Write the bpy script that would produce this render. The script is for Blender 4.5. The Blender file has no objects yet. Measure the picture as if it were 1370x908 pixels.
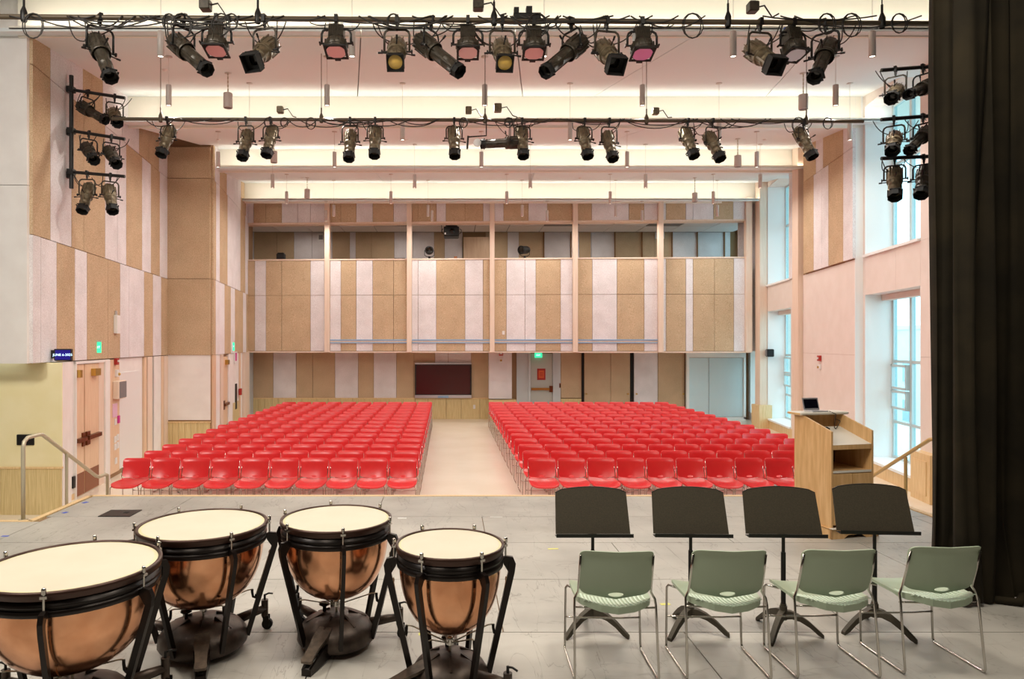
import bpy, bmesh, math, random
from mathutils import Vector, Matrix, Quaternion
random.seed(7)
PI = math.pi
SC = bpy.context.scene
COL = SC.collection
F = 913.33          # focal length in pixels of the 1370x908 frame
CAM_Z = 1.95
FLOOR = -0.71       # audience floor; the stage floor is z = 0

# ------------------------------------------------------------------ camera
cam_d = bpy.data.cameras.new('camera')
cam = bpy.data.objects.new('camera', cam_d); COL.objects.link(cam)
cam.location = (0, 0, CAM_Z); cam.rotation_euler = (PI/2, 0, 0)
cam_d.sensor_width = 36; cam_d.lens = 24.0
cam_d.shift_x = 83/1370; cam_d.shift_y = 5/1370
cam_d.clip_start = 0.05; cam_d.clip_end = 300
SC.camera = cam

# ------------------------------------------------------------------ world, lamps, exposure
SC.view_settings.view_transform = 'Standard'
SC.view_settings.look = 'None'
SC.view_settings.exposure = 0.22
SC.view_settings.gamma = 1.0
SC.view_settings.use_curve_mapping = False
world = bpy.data.worlds.new('sky'); SC.world = world
world.use_nodes = True
bg = world.node_tree.nodes['Background']
bg.inputs[0].default_value = (0.70, 0.90, 1.0, 1)
SKY = 3.1
bg.inputs[1].default_value = SKY

def area_lamp(name, loc, size, energy, color, direction=(0, 0, -1), spread=None, shape='RECTANGLE', portal=False):
    d = bpy.data.lights.new(name, 'AREA')
    d.shape = shape; d.size = size[0]
    if shape in ('RECTANGLE', 'ELLIPSE'): d.size_y = size[1]
    d.energy = energy; d.color = color
    if spread: d.spread = spread
    o = bpy.data.objects.new(name, d); COL.objects.link(o)
    o.location = loc
    o.rotation_euler = Vector(direction).to_track_quat('-Z', 'Y').to_euler()
    if portal: d.cycles.is_portal = True
    return o

COVE_E = 36.0       # watts per cove strip
WARM = (1.0, 0.91, 0.77)
COVE_Z = [5.9, 9.83, 13.85, 17.56, 21.53]     # leading edges of the ceiling clouds
COVE_X = [(-7.3, 7.6), (-6.2, 8.3), (-6.6, 8.9), (-5.95, 9.7), (-6.4, 9.9)]
for zk, (xa, xb) in zip(COVE_Z, COVE_X):
    area_lamp('cove_lamp', ((xa+xb)/2, zk+0.055, CAM_Z+4.563), (xb-xa, 0.04), COVE_E, WARM, (0, 0.25, 1))
area_lamp('unseen_stage_lamp', (-5.2, 2.2, 6.2), (0.9, 0.9), 250, (1.0, 0.95, 0.88), (-0.25, 0.8, -0.62))  # unseen wash lamp added to brighten the left pier and alcove
# work lamps of the stage house
for wx, wy, we in ((-3.6, 3.8, 130), (-0.4, 3.8, 125), (2.6, 3.6, 105), (-2.0, 0.8, 70), (2.4, 0.8, 45)):
    area_lamp('unseen_stage_lamp', (wx, wy, 6.1), (0.9, 0.9), we, (1.0, 0.90, 0.75), (0, 0, -1))
PENDANT_E = 20.0    # watts of each cylinder pendant (its lamp is made with the pendant)
BALCONY_FILL_E = 7.0  # watts of each unseen fill lamp added to lift the balcony room
for wx in (-5.2, -1.8, 1.6, 5.0, 8.2):
    area_lamp('balcony_fill_lamp', (wx, 24.4, 6.03), (0.3, 0.3), BALCONY_FILL_E, (1.0, 0.92, 0.82), (0, 0, -1))
# ------------------------------------------------------------------ helpers
def W(px, py, y):
    "the point of the room at depth y that stands behind photo pixel px, py"
    return Vector(((px-602)*y/F, y, CAM_Z+(459-py)*y/F))
def X(px, y): return (px-602)*y/F
def Zh(py, y): return CAM_Z+(459-py)*y/F
def lin(c):
    c = c/255.0
    return c/12.92 if c <= 0.04045 else ((c+0.055)/1.055)**2.4
def rgb(r, g, b): return (lin(r), lin(g), lin(b), 1)

def mat(name, col, rough=0.6, metal=0.0, col2=None, scale=20.0, bump=0.0, stretch=None, detail=4, emit=None, emit_s=0, spec=None, lo=0.35, hi=0.65, coat=0):
    m = bpy.data.materials.new(name); m.use_nodes = True
    nt = m.node_tree; b = nt.nodes['Principled BSDF']
    b.inputs['Base Color'].default_value = col
    b.inputs['Roughness'].default_value = rough
    b.inputs['Metallic'].default_value = metal
    if spec is not None: b.inputs['Specular IOR Level'].default_value = spec
    if coat: b.inputs['Coat Weight'].default_value = coat
    if emit:
        b.inputs['Emission Color'].default_value = emit
        b.inputs['Emission Strength'].default_value = emit_s
    if col2 or bump:
        tc = nt.nodes.new('ShaderNodeTexCoord')
        mp = nt.nodes.new('ShaderNodeMapping')
        if stretch: mp.inputs['Scale'].default_value = stretch
        nt.links.new(tc.outputs['Object'], mp.inputs['Vector'])
        n = nt.nodes.new('ShaderNodeTexNoise')
        n.inputs['Scale'].default_value = scale; n.inputs['Detail'].default_value = detail
        nt.links.new(mp.outputs[0], n.inputs['Vector'])
        if col2:
            r = nt.nodes.new('ShaderNodeValToRGB')
            r.color_ramp.elements[0].position = lo; r.color_ramp.elements[1].position = hi
            r.color_ramp.elements[0].color = col; r.color_ramp.elements[1].color = col2
            nt.links.new(n.outputs['Fac'], r.inputs['Fac'])
            nt.links.new(r.outputs['Color'], b.inputs['Base Color'])
        if bump:
            bp = nt.nodes.new('ShaderNodeBump'); bp.inputs['Strength'].default_value = bump
            bp.inputs['Distance'].default_value = 0.01
            nt.links.new(n.outputs['Fac'], bp.inputs['Height'])
            nt.links.new(bp.outputs['Normal'], b.inputs['Normal'])
    return m

def felt(name, c1, c2):
    "wood-wool acoustic board: two noises over each other"
    m = mat(name, c1, 0.95, 0, c2, 60, 0.5, detail=6, spec=0.1)
    nt = m.node_tree; b = nt.nodes['Principled BSDF']
    big = nt.nodes.new('ShaderNodeTexNoise'); big.inputs['Scale'].default_value = 2.2; big.inputs['Detail'].default_value = 8
    tc = nt.nodes.new('ShaderNodeTexCoord'); nt.links.new(tc.outputs['Object'], big.inputs['Vector'])
    mx = nt.nodes.new('ShaderNodeMix'); mx.data_type = 'RGBA'; mx.blend_type = 'MULTIPLY'
    mx.inputs['Factor'].default_value = 0.45
    rr = nt.nodes.new('ShaderNodeValToRGB')
    rr.color_ramp.elements[0].position = 0.3; rr.color_ramp.elements[0].color = (0.72, 0.70, 0.68, 1)
    rr.color_ramp.elements[1].position = 0.7; rr.color_ramp.elements[1].color = (1, 1, 1, 1)
    nt.links.new(big.outputs['Fac'], rr.inputs['Fac'])
    src = b.inputs['Base Color'].links[0].from_socket
    nt.links.new(src, mx.inputs['A']); nt.links.new(rr.outputs['Color'], mx.inputs['B'])
    nt.links.new(mx.outputs['Result'], b.inputs['Base Color'])
    return m

M = {}
M['tan'] = felt('tan_acoustic_board', rgb(190, 162, 129), rgb(222, 197, 166))
M['white'] = felt('white_acoustic_board', rgb(226, 218, 220), rgb(248, 244, 246))
M['plaster'] = mat('white_plaster', rgb(236, 230, 226), 0.8, 0, rgb(242, 237, 233), 3)
M['warm_lit_wall'] = mat('warm_lit_plaster', rgb(240, 228, 180), 0.8, 0, rgb(244, 233, 190), 3)  # warm light falling on the alcove is put into this paint colour
M['blush_wall'] = mat('warm_white_plaster', rgb(232, 219, 211), 0.8, 0, rgb(236, 224, 217), 3)
M['ceiling'] = mat('ceiling_paint', rgb(231, 237, 238), 0.8)
M['fascia'] = mat('fascia_paint', rgb(246, 240, 228), 0.8)
M['tile'] = mat('ceiling_tile', rgb(225, 220, 222), 0.9, 0, rgb(236, 232, 232), 80)
M['joint'] = mat('deck_joint', rgb(150, 120, 92), 0.9)  # brown of the deck frame between the floor boards
M['backing'] = mat('backing_board', rgb(166, 132, 98), 0.95)
M['wood'] = mat('light_maple', rgb(222, 188, 136), 0.45, 0, rgb(236, 206, 158), 6, 0.05, stretch=(6, 6, 0.5))
M['ash'] = mat('pale_ash_wainscot', rgb(206, 182, 128), 0.5, 0, rgb(226, 205, 154), 9, 0.05, stretch=(8, 8, 0.3))
M['pink_wood'] = mat('beech_veneer', rgb(226, 190, 156), 0.45, 0, rgb(238, 207, 176), 7, 0.03, stretch=(7, 7, 0.35))
M['column'] = mat('beech_column', rgb(230, 206, 186), 0.5, 0, rgb(238, 217, 199), 5, 0.02, stretch=(7, 7, 0.3))
M['podium'] = mat('maple_plywood', rgb(206, 162, 108), 0.4, 0, rgb(224, 184, 132), 5, 0.04, stretch=(5, 5, 0.6), coat=0.1)
M['podium_top'] = mat('white_laminate', rgb(226, 222, 212), 0.35)
M['dark_wood'] = mat('dark_interior_ply', rgb(140, 98, 56), 0.6)
M['black'] = mat('black_steel', rgb(22, 20, 19), 0.45, 0.2)
M['black_matte'] = mat('black_matte', rgb(14, 13, 12), 0.7)
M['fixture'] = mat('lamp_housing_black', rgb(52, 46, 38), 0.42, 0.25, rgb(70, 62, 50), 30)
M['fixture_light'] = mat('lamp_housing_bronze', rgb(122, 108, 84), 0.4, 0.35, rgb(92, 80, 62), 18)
M['cable'] = mat('rubber_cable', rgb(46, 42, 38), 0.55)
M['pipe'] = mat('dark_pipe', rgb(92, 80, 64), 0.45, 0.3)
M['lens_pink'] = mat('pink_gel', rgb(246, 178, 182), 0.25)
M['lens_magenta'] = mat('magenta_gel', rgb(250, 150, 210), 0.25)
M['lens_white'] = mat('frosted_gel', rgb(222, 214, 234), 0.25)
M['lens_amber'] = mat('amber_lens', rgb(206, 168, 84), 0.15)
M['lens_dark'] = mat('dark_lens', rgb(24, 20, 16), 0.1)
M['blue_tape'] = mat('blue_tape', rgb(52, 84, 200), 0.6)
M['red_knob'] = mat('red_knob', rgb(196, 60, 60), 0.5)
M['chrome'] = mat('chrome', rgb(200, 196, 190), 0.18, 1.0)
M['steel'] = mat('brushed_steel', rgb(190, 180, 160), 0.35, 0.9)
M['rail'] = mat('painted_rail', rgb(196, 186, 162), 0.4, 0.35)
M['rail_wood'] = mat('golden_rail', rgb(204, 170, 112), 0.4, 0.1)
M['bronze'] = mat('bronze_hardware', rgb(124, 74, 48), 0.35, 0.8)
M['brown_plate'] = mat('brown_kick_plate', rgb(146, 92, 62), 0.4, 0.4)
M['red'] = mat('red_plastic', rgb(222, 46, 50), 0.3, spec=0.7)
M['green'] = mat('sage_plastic', rgb(162, 177, 154), 0.42, spec=0.5)
M['green_pale'] = mat('pale_sage_plastic', rgb(206, 222, 206), 0.4)
M['copper'] = mat('copper_bowl', rgb(226, 168, 130), 0.17, 1.0, rgb(204, 142, 104), 5, detail=5)
M['drum_black'] = mat('drum_black_lacquer', rgb(34, 27, 24), 0.3, 0.5)
M['drum_base'] = mat('cast_iron_base', rgb(62, 52, 46), 0.42, 0.5, rgb(84, 72, 64), 14, 0.1)
M['pedal_iron'] = mat('worn_pedal_iron', rgb(104, 92, 80), 0.4, 0.6, rgb(84, 74, 66), 30)
M['hoop'] = mat('drum_hoop', rgb(66, 44, 36), 0.35, 0.5)
M['head'] = mat('drumhead_film', rgb(200, 191, 172), 0.5, 0, rgb(206, 197, 179), 3)
M['head_edge'] = mat('drumhead_collar', rgb(204, 196, 158), 0.4)
M['rubber'] = mat('black_rubber', rgb(20, 20, 20), 0.7)
M['stand'] = mat('music_stand_black', rgb(62, 56, 46), 0.55, 0.1, rgb(72, 65, 52), 120, 0.05)
M['velvet'] = mat('black_velour', rgb(32, 28, 20), 0.9, 0, rgb(44, 38, 26), 3, spec=0.2)
M['display'] = mat('blue_display', rgb(24, 20, 80), 0.2, emit=rgb(40, 30, 150), emit_s=0.5)
M['digits'] = mat('lit_digits', rgb(200, 230, 255), 0.3, emit=rgb(190, 230, 255), emit_s=1.6)
M['exit'] = mat('exit_glow', rgb(40, 220, 150), 0.3, emit=rgb(60, 235, 170), emit_s=1.0)
M['exit_text'] = mat('exit_letters', rgb(240, 255, 250), 0.3, emit=rgb(235, 255, 250), emit_s=1.4)
M['led'] = mat('led_strip', rgb(255, 240, 210), 0.4, emit=rgb(255, 240, 206), emit_s=1.0)
M['pendant'] = mat('pendant_aluminium', rgb(206, 196, 190), 0.45, 0.15)
M['pendant_lens'] = mat('pendant_lens', rgb(255, 250, 240), 0.4, emit=rgb(255, 246, 228), emit_s=5.0)
M['red_sign'] = mat('red_sign', rgb(176, 44, 36), 0.5)
M['orange'] = mat('orange_paper', rgb(216, 96, 48), 0.6)
M['pink_paper'] = mat('pink_paper', rgb(232, 190, 214), 0.6)
M['pink_sign'] = mat('magenta_print', rgb(206, 60, 150), 0.6)
M['plastic_white'] = mat('white_plastic', rgb(236, 232, 230), 0.4)
M['yellow'] = mat('yellow_tape', rgb(226, 224, 128), 0.7)
M['white_tape'] = mat('white_tape', rgb(238, 238, 236), 0.7)
M['screen'] = mat('dark_red_screen', rgb(72, 20, 22), 0.25, spec=0.6)
M['screen_black'] = mat('black_screen', rgb(14, 14, 24), 0.12)
M['silver'] = mat('silver_frame', rgb(206, 206, 212), 0.3, 0.6)
M['blue_trim'] = mat('blue_grey_metal', rgb(146, 178, 212), 0.4, 0.1)
M['door_grey'] = mat('grey_painted_door', rgb(186, 188, 182), 0.55)
M['door_wall'] = mat('pale_grey_wall', rgb(206, 210, 212), 0.7)
M['brass'] = mat('brass', rgb(206, 170, 90), 0.3, 0.9)
M['win_frame'] = mat('window_frame_aluminium', rgb(196, 212, 214), 0.4, 0.3)
M['win_dark'] = mat('dark_gasket', rgb(52, 84, 112), 0.5)
M['reveal'] = mat('reveal_paint', rgb(244, 246, 246), 0.75)
M['vent'] = mat('grey_vent', rgb(130, 124, 124), 0.7)
M['city'] = mat('pale_facade', rgb(222, 230, 230), 0.8, 0, rgb(230, 236, 236), 2)
M['city_glass'] = mat('facade_glass', rgb(160, 184, 194), 0.2)
M['black_wall'] = mat('stage_house_black', rgb(60, 56, 52), 0.9)
M['asphalt'] = mat('street', rgb(150, 152, 150), 0.9)

def glass(name, tint, gloss=0.08, rough=0.0):
    m = bpy.data.materials.new(name); m.use_nodes = True
    nt = m.node_tree; nt.nodes.clear()
    out = nt.nodes.new('ShaderNodeOutputMaterial'); mx = nt.nodes.new('ShaderNodeMixShader')
    t = nt.nodes.new('ShaderNodeBsdfTransparent'); t.inputs[0].default_value = tint
    g = nt.nodes.new('ShaderNodeBsdfGlossy'); g.inputs['Roughness'].default_value = rough
    mx.inputs[0].default_value = gloss
    nt.links.new(t.outputs[0], mx.inputs[1]); nt.links.new(g.outputs[0], mx.inputs[2]); nt.links.new(mx.outputs[0], out.inputs[0])
    return m
M['glass'] = glass('window_glass', (0.80, 0.95, 0.97, 1))
M['frost'] = mat('frosted_glass', rgb(206, 226, 232), 0.35, 0, rgb(214, 231, 236), 40, stretch=(10, 10, 0.02))

def stage_floor_mat():
    m = mat('stage_masonite', rgb(160, 157, 151), 0.40, 0, rgb(184, 181, 174), 1.3, detail=9)
    nt = m.node_tree; b = nt.nodes['Principled BSDF']
    tc = nt.nodes.new('ShaderNodeTexCoord'); src = b.inputs['Base Color'].links[0].from_socket
    # scuffs: thin bands where a warped noise crosses a level, and darker worn patches
    def layer(scale, stretch, lo, hi, dark, fac, prev, rot=0.0):
        mp = nt.nodes.new('ShaderNodeMapping'); mp.inputs['Scale'].default_value = stretch; mp.inputs['Rotation'].default_value = (0, 0, rot)
        nt.links.new(tc.outputs['Object'], mp.inputs['Vector'])
        n = nt.nodes.new('ShaderNodeTexNoise'); n.inputs['Scale'].default_value = scale; n.inputs['Detail'].default_value = 5
        n.inputs['Distortion'].default_value = 0.6
        nt.links.new(mp.outputs[0], n.inputs['Vector'])
        r = nt.nodes.new('ShaderNodeValToRGB')
        e = r.color_ramp.elements
        e[0].position = lo; e[0].color = (1, 1, 1, 1); e[1].position = hi; e[1].color = (1, 1, 1, 1)
        k = e.new((lo+hi)/2); k.color = dark
        nt.links.new(n.outputs['Fac'], r.inputs['Fac'])
        x = nt.nodes.new('ShaderNodeMix'); x.data_type = 'RGBA'; x.blend_type = 'MULTIPLY'; x.inputs['Factor'].default_value = fac
        nt.links.new(prev, x.inputs['A']); nt.links.new(r.outputs['Color'], x.inputs['B'])
        return x.outputs['Result']
    s = layer(5.0, (1, 0.18, 1), 0.495, 0.505, (0.45, 0.42, 0.4, 1), 0.7, src, 0.7)
    s = layer(4.0, (0.2, 1, 1), 0.557, 0.565, (0.45, 0.42, 0.4, 1), 0.6, s, 0.35)
    s = layer(0.8, (1, 1, 1), 0.60, 0.80, (0.72, 0.68, 0.64, 1), 0.55, s)
    nt.links.new(s, b.inputs['Base Color'])
    return m
M['masonite'] = stage_floor_mat()
M['house_floor'] = mat('sealed_floor', rgb(236, 224, 206), 0.22, 0, rgb(242, 232, 216), 1.0, spec=0.5)

class MB:
    "collects shapes for one mesh"
    def __init__(s): s.v = []; s.f = []; s.mi = []; s.sm = []; s.T = Matrix.Identity(4)
    def _add(s, vs, fs, mi=0, smooth=False):
        o = len(s.v); T = s.T
        s.v += [tuple(T @ Vector(v)) for v in vs]
        for f in fs:
            s.f.append([i+o for i in f]); s.mi.append(mi); s.sm.append(smooth)
        return s
    def box(s, c, d, mi=0, rz=0, R=None, bev=0.0):
        x, y, z = (k/2 for k in d)
        R = R if R is not None else Matrix.Rotation(rz, 3, 'Z')
        c = Vector(c)
        if bev <= 0:
            vs = [c+R @ Vector((sx*x, sy*y, sz*z)) for sz in (-1, 1) for sx, sy in ((-1, -1), (1, -1), (1, 1), (-1, 1))]
            return s._add(vs, [(3, 2, 1, 0), (4, 5, 6, 7), (0, 1, 5, 4), (1, 2, 6, 5), (2, 3, 7, 6), (3, 0, 4, 7)], mi)
        b = min(bev, x*.9, y*.9, z*.9)     # chamfered box: vertical and horizontal edges
        loops = []
        for zz, k in ((-z, b), (-z+b, 0), (z-b, 0), (z, b)):
            L = []
            for sx, sy, ax in ((-1, -1, 0), (1, -1, 1), (1, 1, 0), (-1, 1, 1)):
                X_, Y_ = x-k, y-k; bb = b*.7
                p1 = (sx*X_, sy*(Y_-bb)); p2 = (sx*(X_-bb), sy*Y_)
                L += [p1, p2] if ax == 0 else [p2, p1]
            loops.append([c+R @ Vector((p[0], p[1], zz)) for p in L])
        return s.loft(loops, mi, cap=True, closed=True)
    def loft(s, loops, mi=0, cap=False, closed=True, smooth=False):
        n = len(loops[0]); vs = [p for L in loops for p in L]; fs = []
        for a in range(len(loops)-1):
            for i in range(n if closed else n-1):
                j = (i+1) % n
                fs.append((a*n+i, a*n+j, (a+1)*n+j, (a+1)*n+i))
        if cap:
            fs.append(tuple(reversed(range(n)))); fs.append(tuple(range((len(loops)-1)*n, len(loops)*n)))
        return s._add(vs, fs, mi, smooth)
    def prism(s, poly, z0, z1, mi=0):
        a = [(p[0], p[1], z0) for p in poly]; b = [(p[0], p[1], z1) for p in poly]
        area = sum(poly[i][0]*poly[(i+1) % len(poly)][1]-poly[(i+1) % len(poly)][0]*poly[i][1] for i in range(len(poly)))
        if area < 0: a.reverse(); b.reverse()
        return s.loft([a, b], mi, cap=True)
    def extr(s, poly3, d, mi=0):
        "a 3-D polygon pushed along vector d"
        d = Vector(d); a = [Vector(p) for p in poly3]
        nrm = Vector((0, 0, 0))
        for i in range(len(a)): nrm += a[i].cross(a[(i+1) % len(a)])
        if nrm.dot(d) < 0: a.reverse()
        return s.loft([a, [p+d for p in a]], mi, cap=True)
    def cyl(s, a, b, r, n=12, mi=0, r2=None, smooth=True, cap=True):
        a = Vector(a); b = Vector(b); r2 = r if r2 is None else r2
        q = (b-a).to_track_quat('Z', 'Y')
        A = [a+q @ Vector((r*math.cos(2*PI*i/n), r*math.sin(2*PI*i/n), 0)) for i in range(n)]
        B = [b+q @ Vector((r2*math.cos(2*PI*i/n), r2*math.sin(2*PI*i/n), 0)) for i in range(n)]
        s.loft([A, B], mi, False, True, smooth)
        if cap: s._add(A, [tuple(reversed(range(n)))], mi); s._add(B, [tuple(range(n))], mi)
        return s
    def tube(s, pts, r, n=8, mi=0, cap=True, flat=None):
        pts = [Vector(p) for p in pts]; loops = []
        t = (pts[1]-pts[0]).normalized()
        up = Vector((0, 0, 1)) if abs(t.z) < 0.9 else Vector((1, 0, 0))
        u = t.cross(up).normalized(); w = u.cross(t).normalized()
        rs = r if isinstance(r, (list, tuple)) else [r]*len(pts)
        for i, p in enumerate(pts):
            if 0 < i < len(pts)-1: t2 = ((pts[i+1]-p).normalized()+(p-pts[i-1]).normalized())
            elif i == 0: t2 = pts[1]-p
            else: t2 = p-pts[i-1]
            t2 = t2.normalized() if t2.length > 1e-9 else t
            q = t.rotation_difference(t2); u = q @ u; w = q @ w; t = t2
            k = 1.0
            if 0 < i < len(pts)-1:
                c = (pts[i+1]-p).normalized().dot((p-pts[i-1]).normalized())
                k = 1/max(0.6, math.sqrt(max(0.0, (1+c)/2)))
            a, b_ = (rs[i], rs[i]) if flat is None else (flat[0], flat[1])
            loops.append([p+u*(a*k*math.cos(2*PI*j/n))+w*(b_*math.sin(2*PI*j/n)) for j in range(n)])
        return s.loft(loops, mi, cap, True, True)
    def lathe(s, prof, n=32, mi=0, c=(0, 0, 0), R=None, smooth=True, cap0=False, cap1=False):
        c = Vector(c); loops = []
        for r, z in prof:
            L = [Vector((r*math.cos(2*PI*i/n), r*math.sin(2*PI*i/n), z)) for i in range(n)]
            loops.append([c+(R @ p if R is not None else p) for p in L])
        s.loft(loops, mi, False, True, smooth)
        if cap0: s._add(loops[0], [tuple(reversed(range(n)))], mi)
        if cap1: s._add(loops[-1], [tuple(range(n))], mi)
        return s
    def ball(s, c, rx, ry=None, rz=None, n=12, m=8, mi=0):
        ry = ry or rx; rz = rz or rx; c = Vector(c); loops = []
        for k in range(m+1):
            a = -PI/2+PI*k/m; ca = max(math.cos(a), 1e-3)
            loops.append([c+Vector((rx*ca*math.cos(2*PI*i/n), ry*ca*math.sin(2*PI*i/n), rz*math.sin(a))) for i in range(n)])
        return s.loft(loops, mi, True, True, True)
    def mesh(s, name, mats):
        me = bpy.data.meshes.new(name)
        me.from_pydata(s.v, [], s.f)
        for m in (mats if isinstance(mats, (list, tuple)) else [mats]):
            me.materials.append(M[m] if isinstance(m, str) else m)
        me.polygons.foreach_set('material_index', s.mi)
        me.polygons.foreach_set('use_smooth', s.sm)
        me.update()
        return me
    def build(s, name, mats, parent=None, loc=None, rot=None):
        return place(name, s.mesh(name, mats), parent, loc, rot)

def place(name, me, parent=None, loc=None, rot=None):
    o = bpy.data.objects.new(name, me); COL.objects.link(o)
    if parent is not None: o.parent = parent
    if loc is not None: o.location = loc
    if rot is not None: o.rotation_euler = rot
    return o
def tag(o, label, cat, group=None):
    o['label'] = label; o['category'] = cat
    if group: o['group'] = group
    return o
def thing(name, label, cat, loc=(0, 0, 0), rz=0, group=None):
    o = bpy.data.objects.new(name, None); COL.objects.link(o)
    o.empty_display_size = 0.1
    o.location = loc; o.rotation_euler = (0, 0, rz)
    return tag(o, label, cat, group)
def struct(o):
    o['kind'] = 'structure'; return o
def structure(name, loc=(0, 0, 0)):
    o = bpy.data.objects.new(name, None); COL.objects.link(o); o.location = loc; o.empty_display_size = 0.1
    return struct(o)
KIDS = {}
def copy_tree(o, parent=None):
    c = o.copy(); COL.objects.link(c)
    if parent is not None: c.parent = parent
    for ch in o.children: copy_tree(ch, c)
    return c
def text_mesh(name, body, size, m, parent, loc, rot, depth=0.002, align='CENTER'):
    cu = bpy.data.curves.new(name, 'FONT'); cu.body = body; cu.size = size; cu.extrude = depth
    cu.align_x = align; cu.align_y = 'CENTER'; cu.resolution_u = 2
    t = bpy.data.objects.new(name+'_curve', cu)
    me = bpy.data.meshes.new_from_object(t)
    bpy.data.objects.remove(t); bpy.data.curves.remove(cu)
    me.materials.clear(); me.materials.append(M[m])
    return place(name, me, parent, loc, rot)
ORD = ['zeroth', 'first', 'second', 'third', 'fourth', 'fifth', 'sixth', 'seventh', 'eighth', 'ninth', 'tenth', 'eleventh', 'twelfth',
       'thirteenth', 'fourteenth', 'fifteenth', 'sixteenth', 'seventeenth']
def slab(p, q, z0, z1, t0, t1):
    "upright board between plan points p and q; t0..t1 is its depth along the left-hand normal of p->q"
    p = Vector(p[:2]); q = Vector(q[:2]); d = (q-p).normalized(); n = Vector((-d.y, d.x))
    return MB().prism([p+n*t0, q+n*t0, q+n*t1, p+n*t1], z0, z1)
# ------------------------------------------------------------------ the setting: floors
YB = 24.0                                    # lower back wall
fl = structure('floor')
MB().box((2, 16.6, FLOOR-0.1), (26, 17.6, 0.2)).build('floor_slab', 'house_floor', fl)

stage = structure('floor.001')               # the stage deck
deck_poly = [(-9, -4), (9, -4), (9, 6.6), (5.4, 6.6), (5.4, 8.70), (-4.54, 8.70), (-4.54, 7.46), (-9, 7.46)]
MB().prism(deck_poly, FLOOR-0.02, -0.014).build('deck_frame', 'joint', stage)
# masonite sheets, each with its own gap; rows 1.03 deep, sheets 2.42 long, every second row shifted
rows = [-4.0+0.0, -2.56, -1.53, -0.5, 0.53, 1.56, 2.59, 3.60, 4.61, 5.64, 6.68, 7.68, 8.70]
G = 0.004
for r in range(len(rows)-1):
    y0, y1 = rows[r]+G, rows[r+1]-G
    off = -0.84 if r % 2 == 1 else 0.36
    xs = [-9.0]+[off+2.42*k for k in range(-4, 5) if -9 < off+2.42*k < 9]+[9.0]
    for a, b in zip(xs, xs[1:]):
        a, b = a+G, b-G
        if y0 > 7.4: a, b = max(a, -4.54), min(b, 5.4)
        elif y0 > 6.5: b = min(b, 5.4)
        if b-a > 0.05:
            if y0 < 7.46 < y1 and a < -4.54:
                MB().box(((a+b)/2, (y0+7.46)/2, -0.007), (b-a, 7.46-y0, 0.014)).build('floor_board', 'masonite', stage)
            else:
                MB().box(((a+b)/2, (y0+y1)/2, -0.007), (b-a, y1-y0, 0.014)).build('floor_board', 'masonite', stage)
for a, b in (((-4.60, 8.73), (5.46, 8.73)), ((-4.60, 7.49), (-4.60, 8.73)), ((-9, 7.49), (-4.60, 7.49)), ((5.46, 6.6), (5.46, 8.73))):
    p, q = Vector(a), Vector(b); d = (q-p).normalized(); n = Vector((-d.y, d.x))*0.035
    MB().prism([p-n, q-n, q+n, p+n], -0.14, 0.004).build('stage_nosing', 'wood', stage)
for k in range(3):        # stairs beside the stage, left and right
    MB().box((-5.6, 7.52+0.3*k+0.15, (FLOOR-0.18*(k+1))/2), (1.95, 0.3, -FLOOR-0.18*(k+1))).build('stair_step', 'wood', stage)
    MB().box((6.4, 6.65+0.3*k+0.15, (FLOOR-0.18*(k+1))/2), (1.8, 0.3, -FLOOR-0.18*(k+1))).build('stair_step', 'wood', stage)

# ------------------------------------------------------------------ left wall
def Lp(px):                                   # plan point of the near left wall at photo column px
    y = 4519.0/(485-px); return Vector(((px-602)*y/F, y))
def L2p(px):                                  # far left wall, beyond the return
    y = 3401.0/(480-px); return Vector(((px-602)*y/F, y))
ZA, ZB, ZC, ZD = CAM_Z-0.30, CAM_Z+1.615, CAM_Z+4.14, CAM_Z+5.16      # joints of the acoustic boards
GAP = 0.006
def boards(parent, fn, spans, z0, z1, t=0.05, far_first=True):
    for a, b, c in spans:
        p, q = fn(a), fn(b); d = (q-p).normalized()*GAP
        p, q = p+d, q-d
        if far_first: p, q = q, p
        slab(p, q, z0+GAP, z1-GAP, 0.0, t).build('acoustic_panel', 'tan' if c == 't' else 'white', parent)
wl = structure('wall_left')
p0, p1 = Lp(38), Lp(222)
slab(p1, Lp(40.5), ZA, 7.4, -0.30, -0.012).build('wall_body', 'backing', wl)
slab(p1, Lp(97), FLOOR, ZA-0.002, -0.30, -0.012).build('wall_body', 'backing', wl)
boards(wl, Lp, [(38.8, 50, 'w'), (50, 71.5, 'w'), (71.5, 96, 't'), (96, 112.4, 'w'), (112.4, 140.6, 't'), (140.6, 157.3, 't'), (157.3, 169.3, 'w'),
    (169.3, 189.7, 'w'), (189.7, 201.7, 't'), (201.7, 212.8, 'w'), (212.8, 221.6, 't')], ZA, ZB)
boards(wl, Lp, [(38.8, 63, 't'), (63, 91.5, 'w'), (91.5, 108, 't'), (108, 137, 't'), (137, 153.6, 'w'), (153.6, 165.6, 'w'), (165.6, 187, 't'),
    (187, 199, 'w'), (199, 211, 't'), (211, 221.6, 'w')], ZB, ZC)
boards(wl, Lp, [(38.8, 63, 't'), (63, 91.5, 'w'), (91.5, 107, 'w'), (107, 119, 't'), (119, 134, 't'), (134, 160, 'w'), (160, 183, 'w'), (183, 196, 't'), (196, 210, 't'),
    (210, 221.6, 'w')], ZC, ZD)
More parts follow.
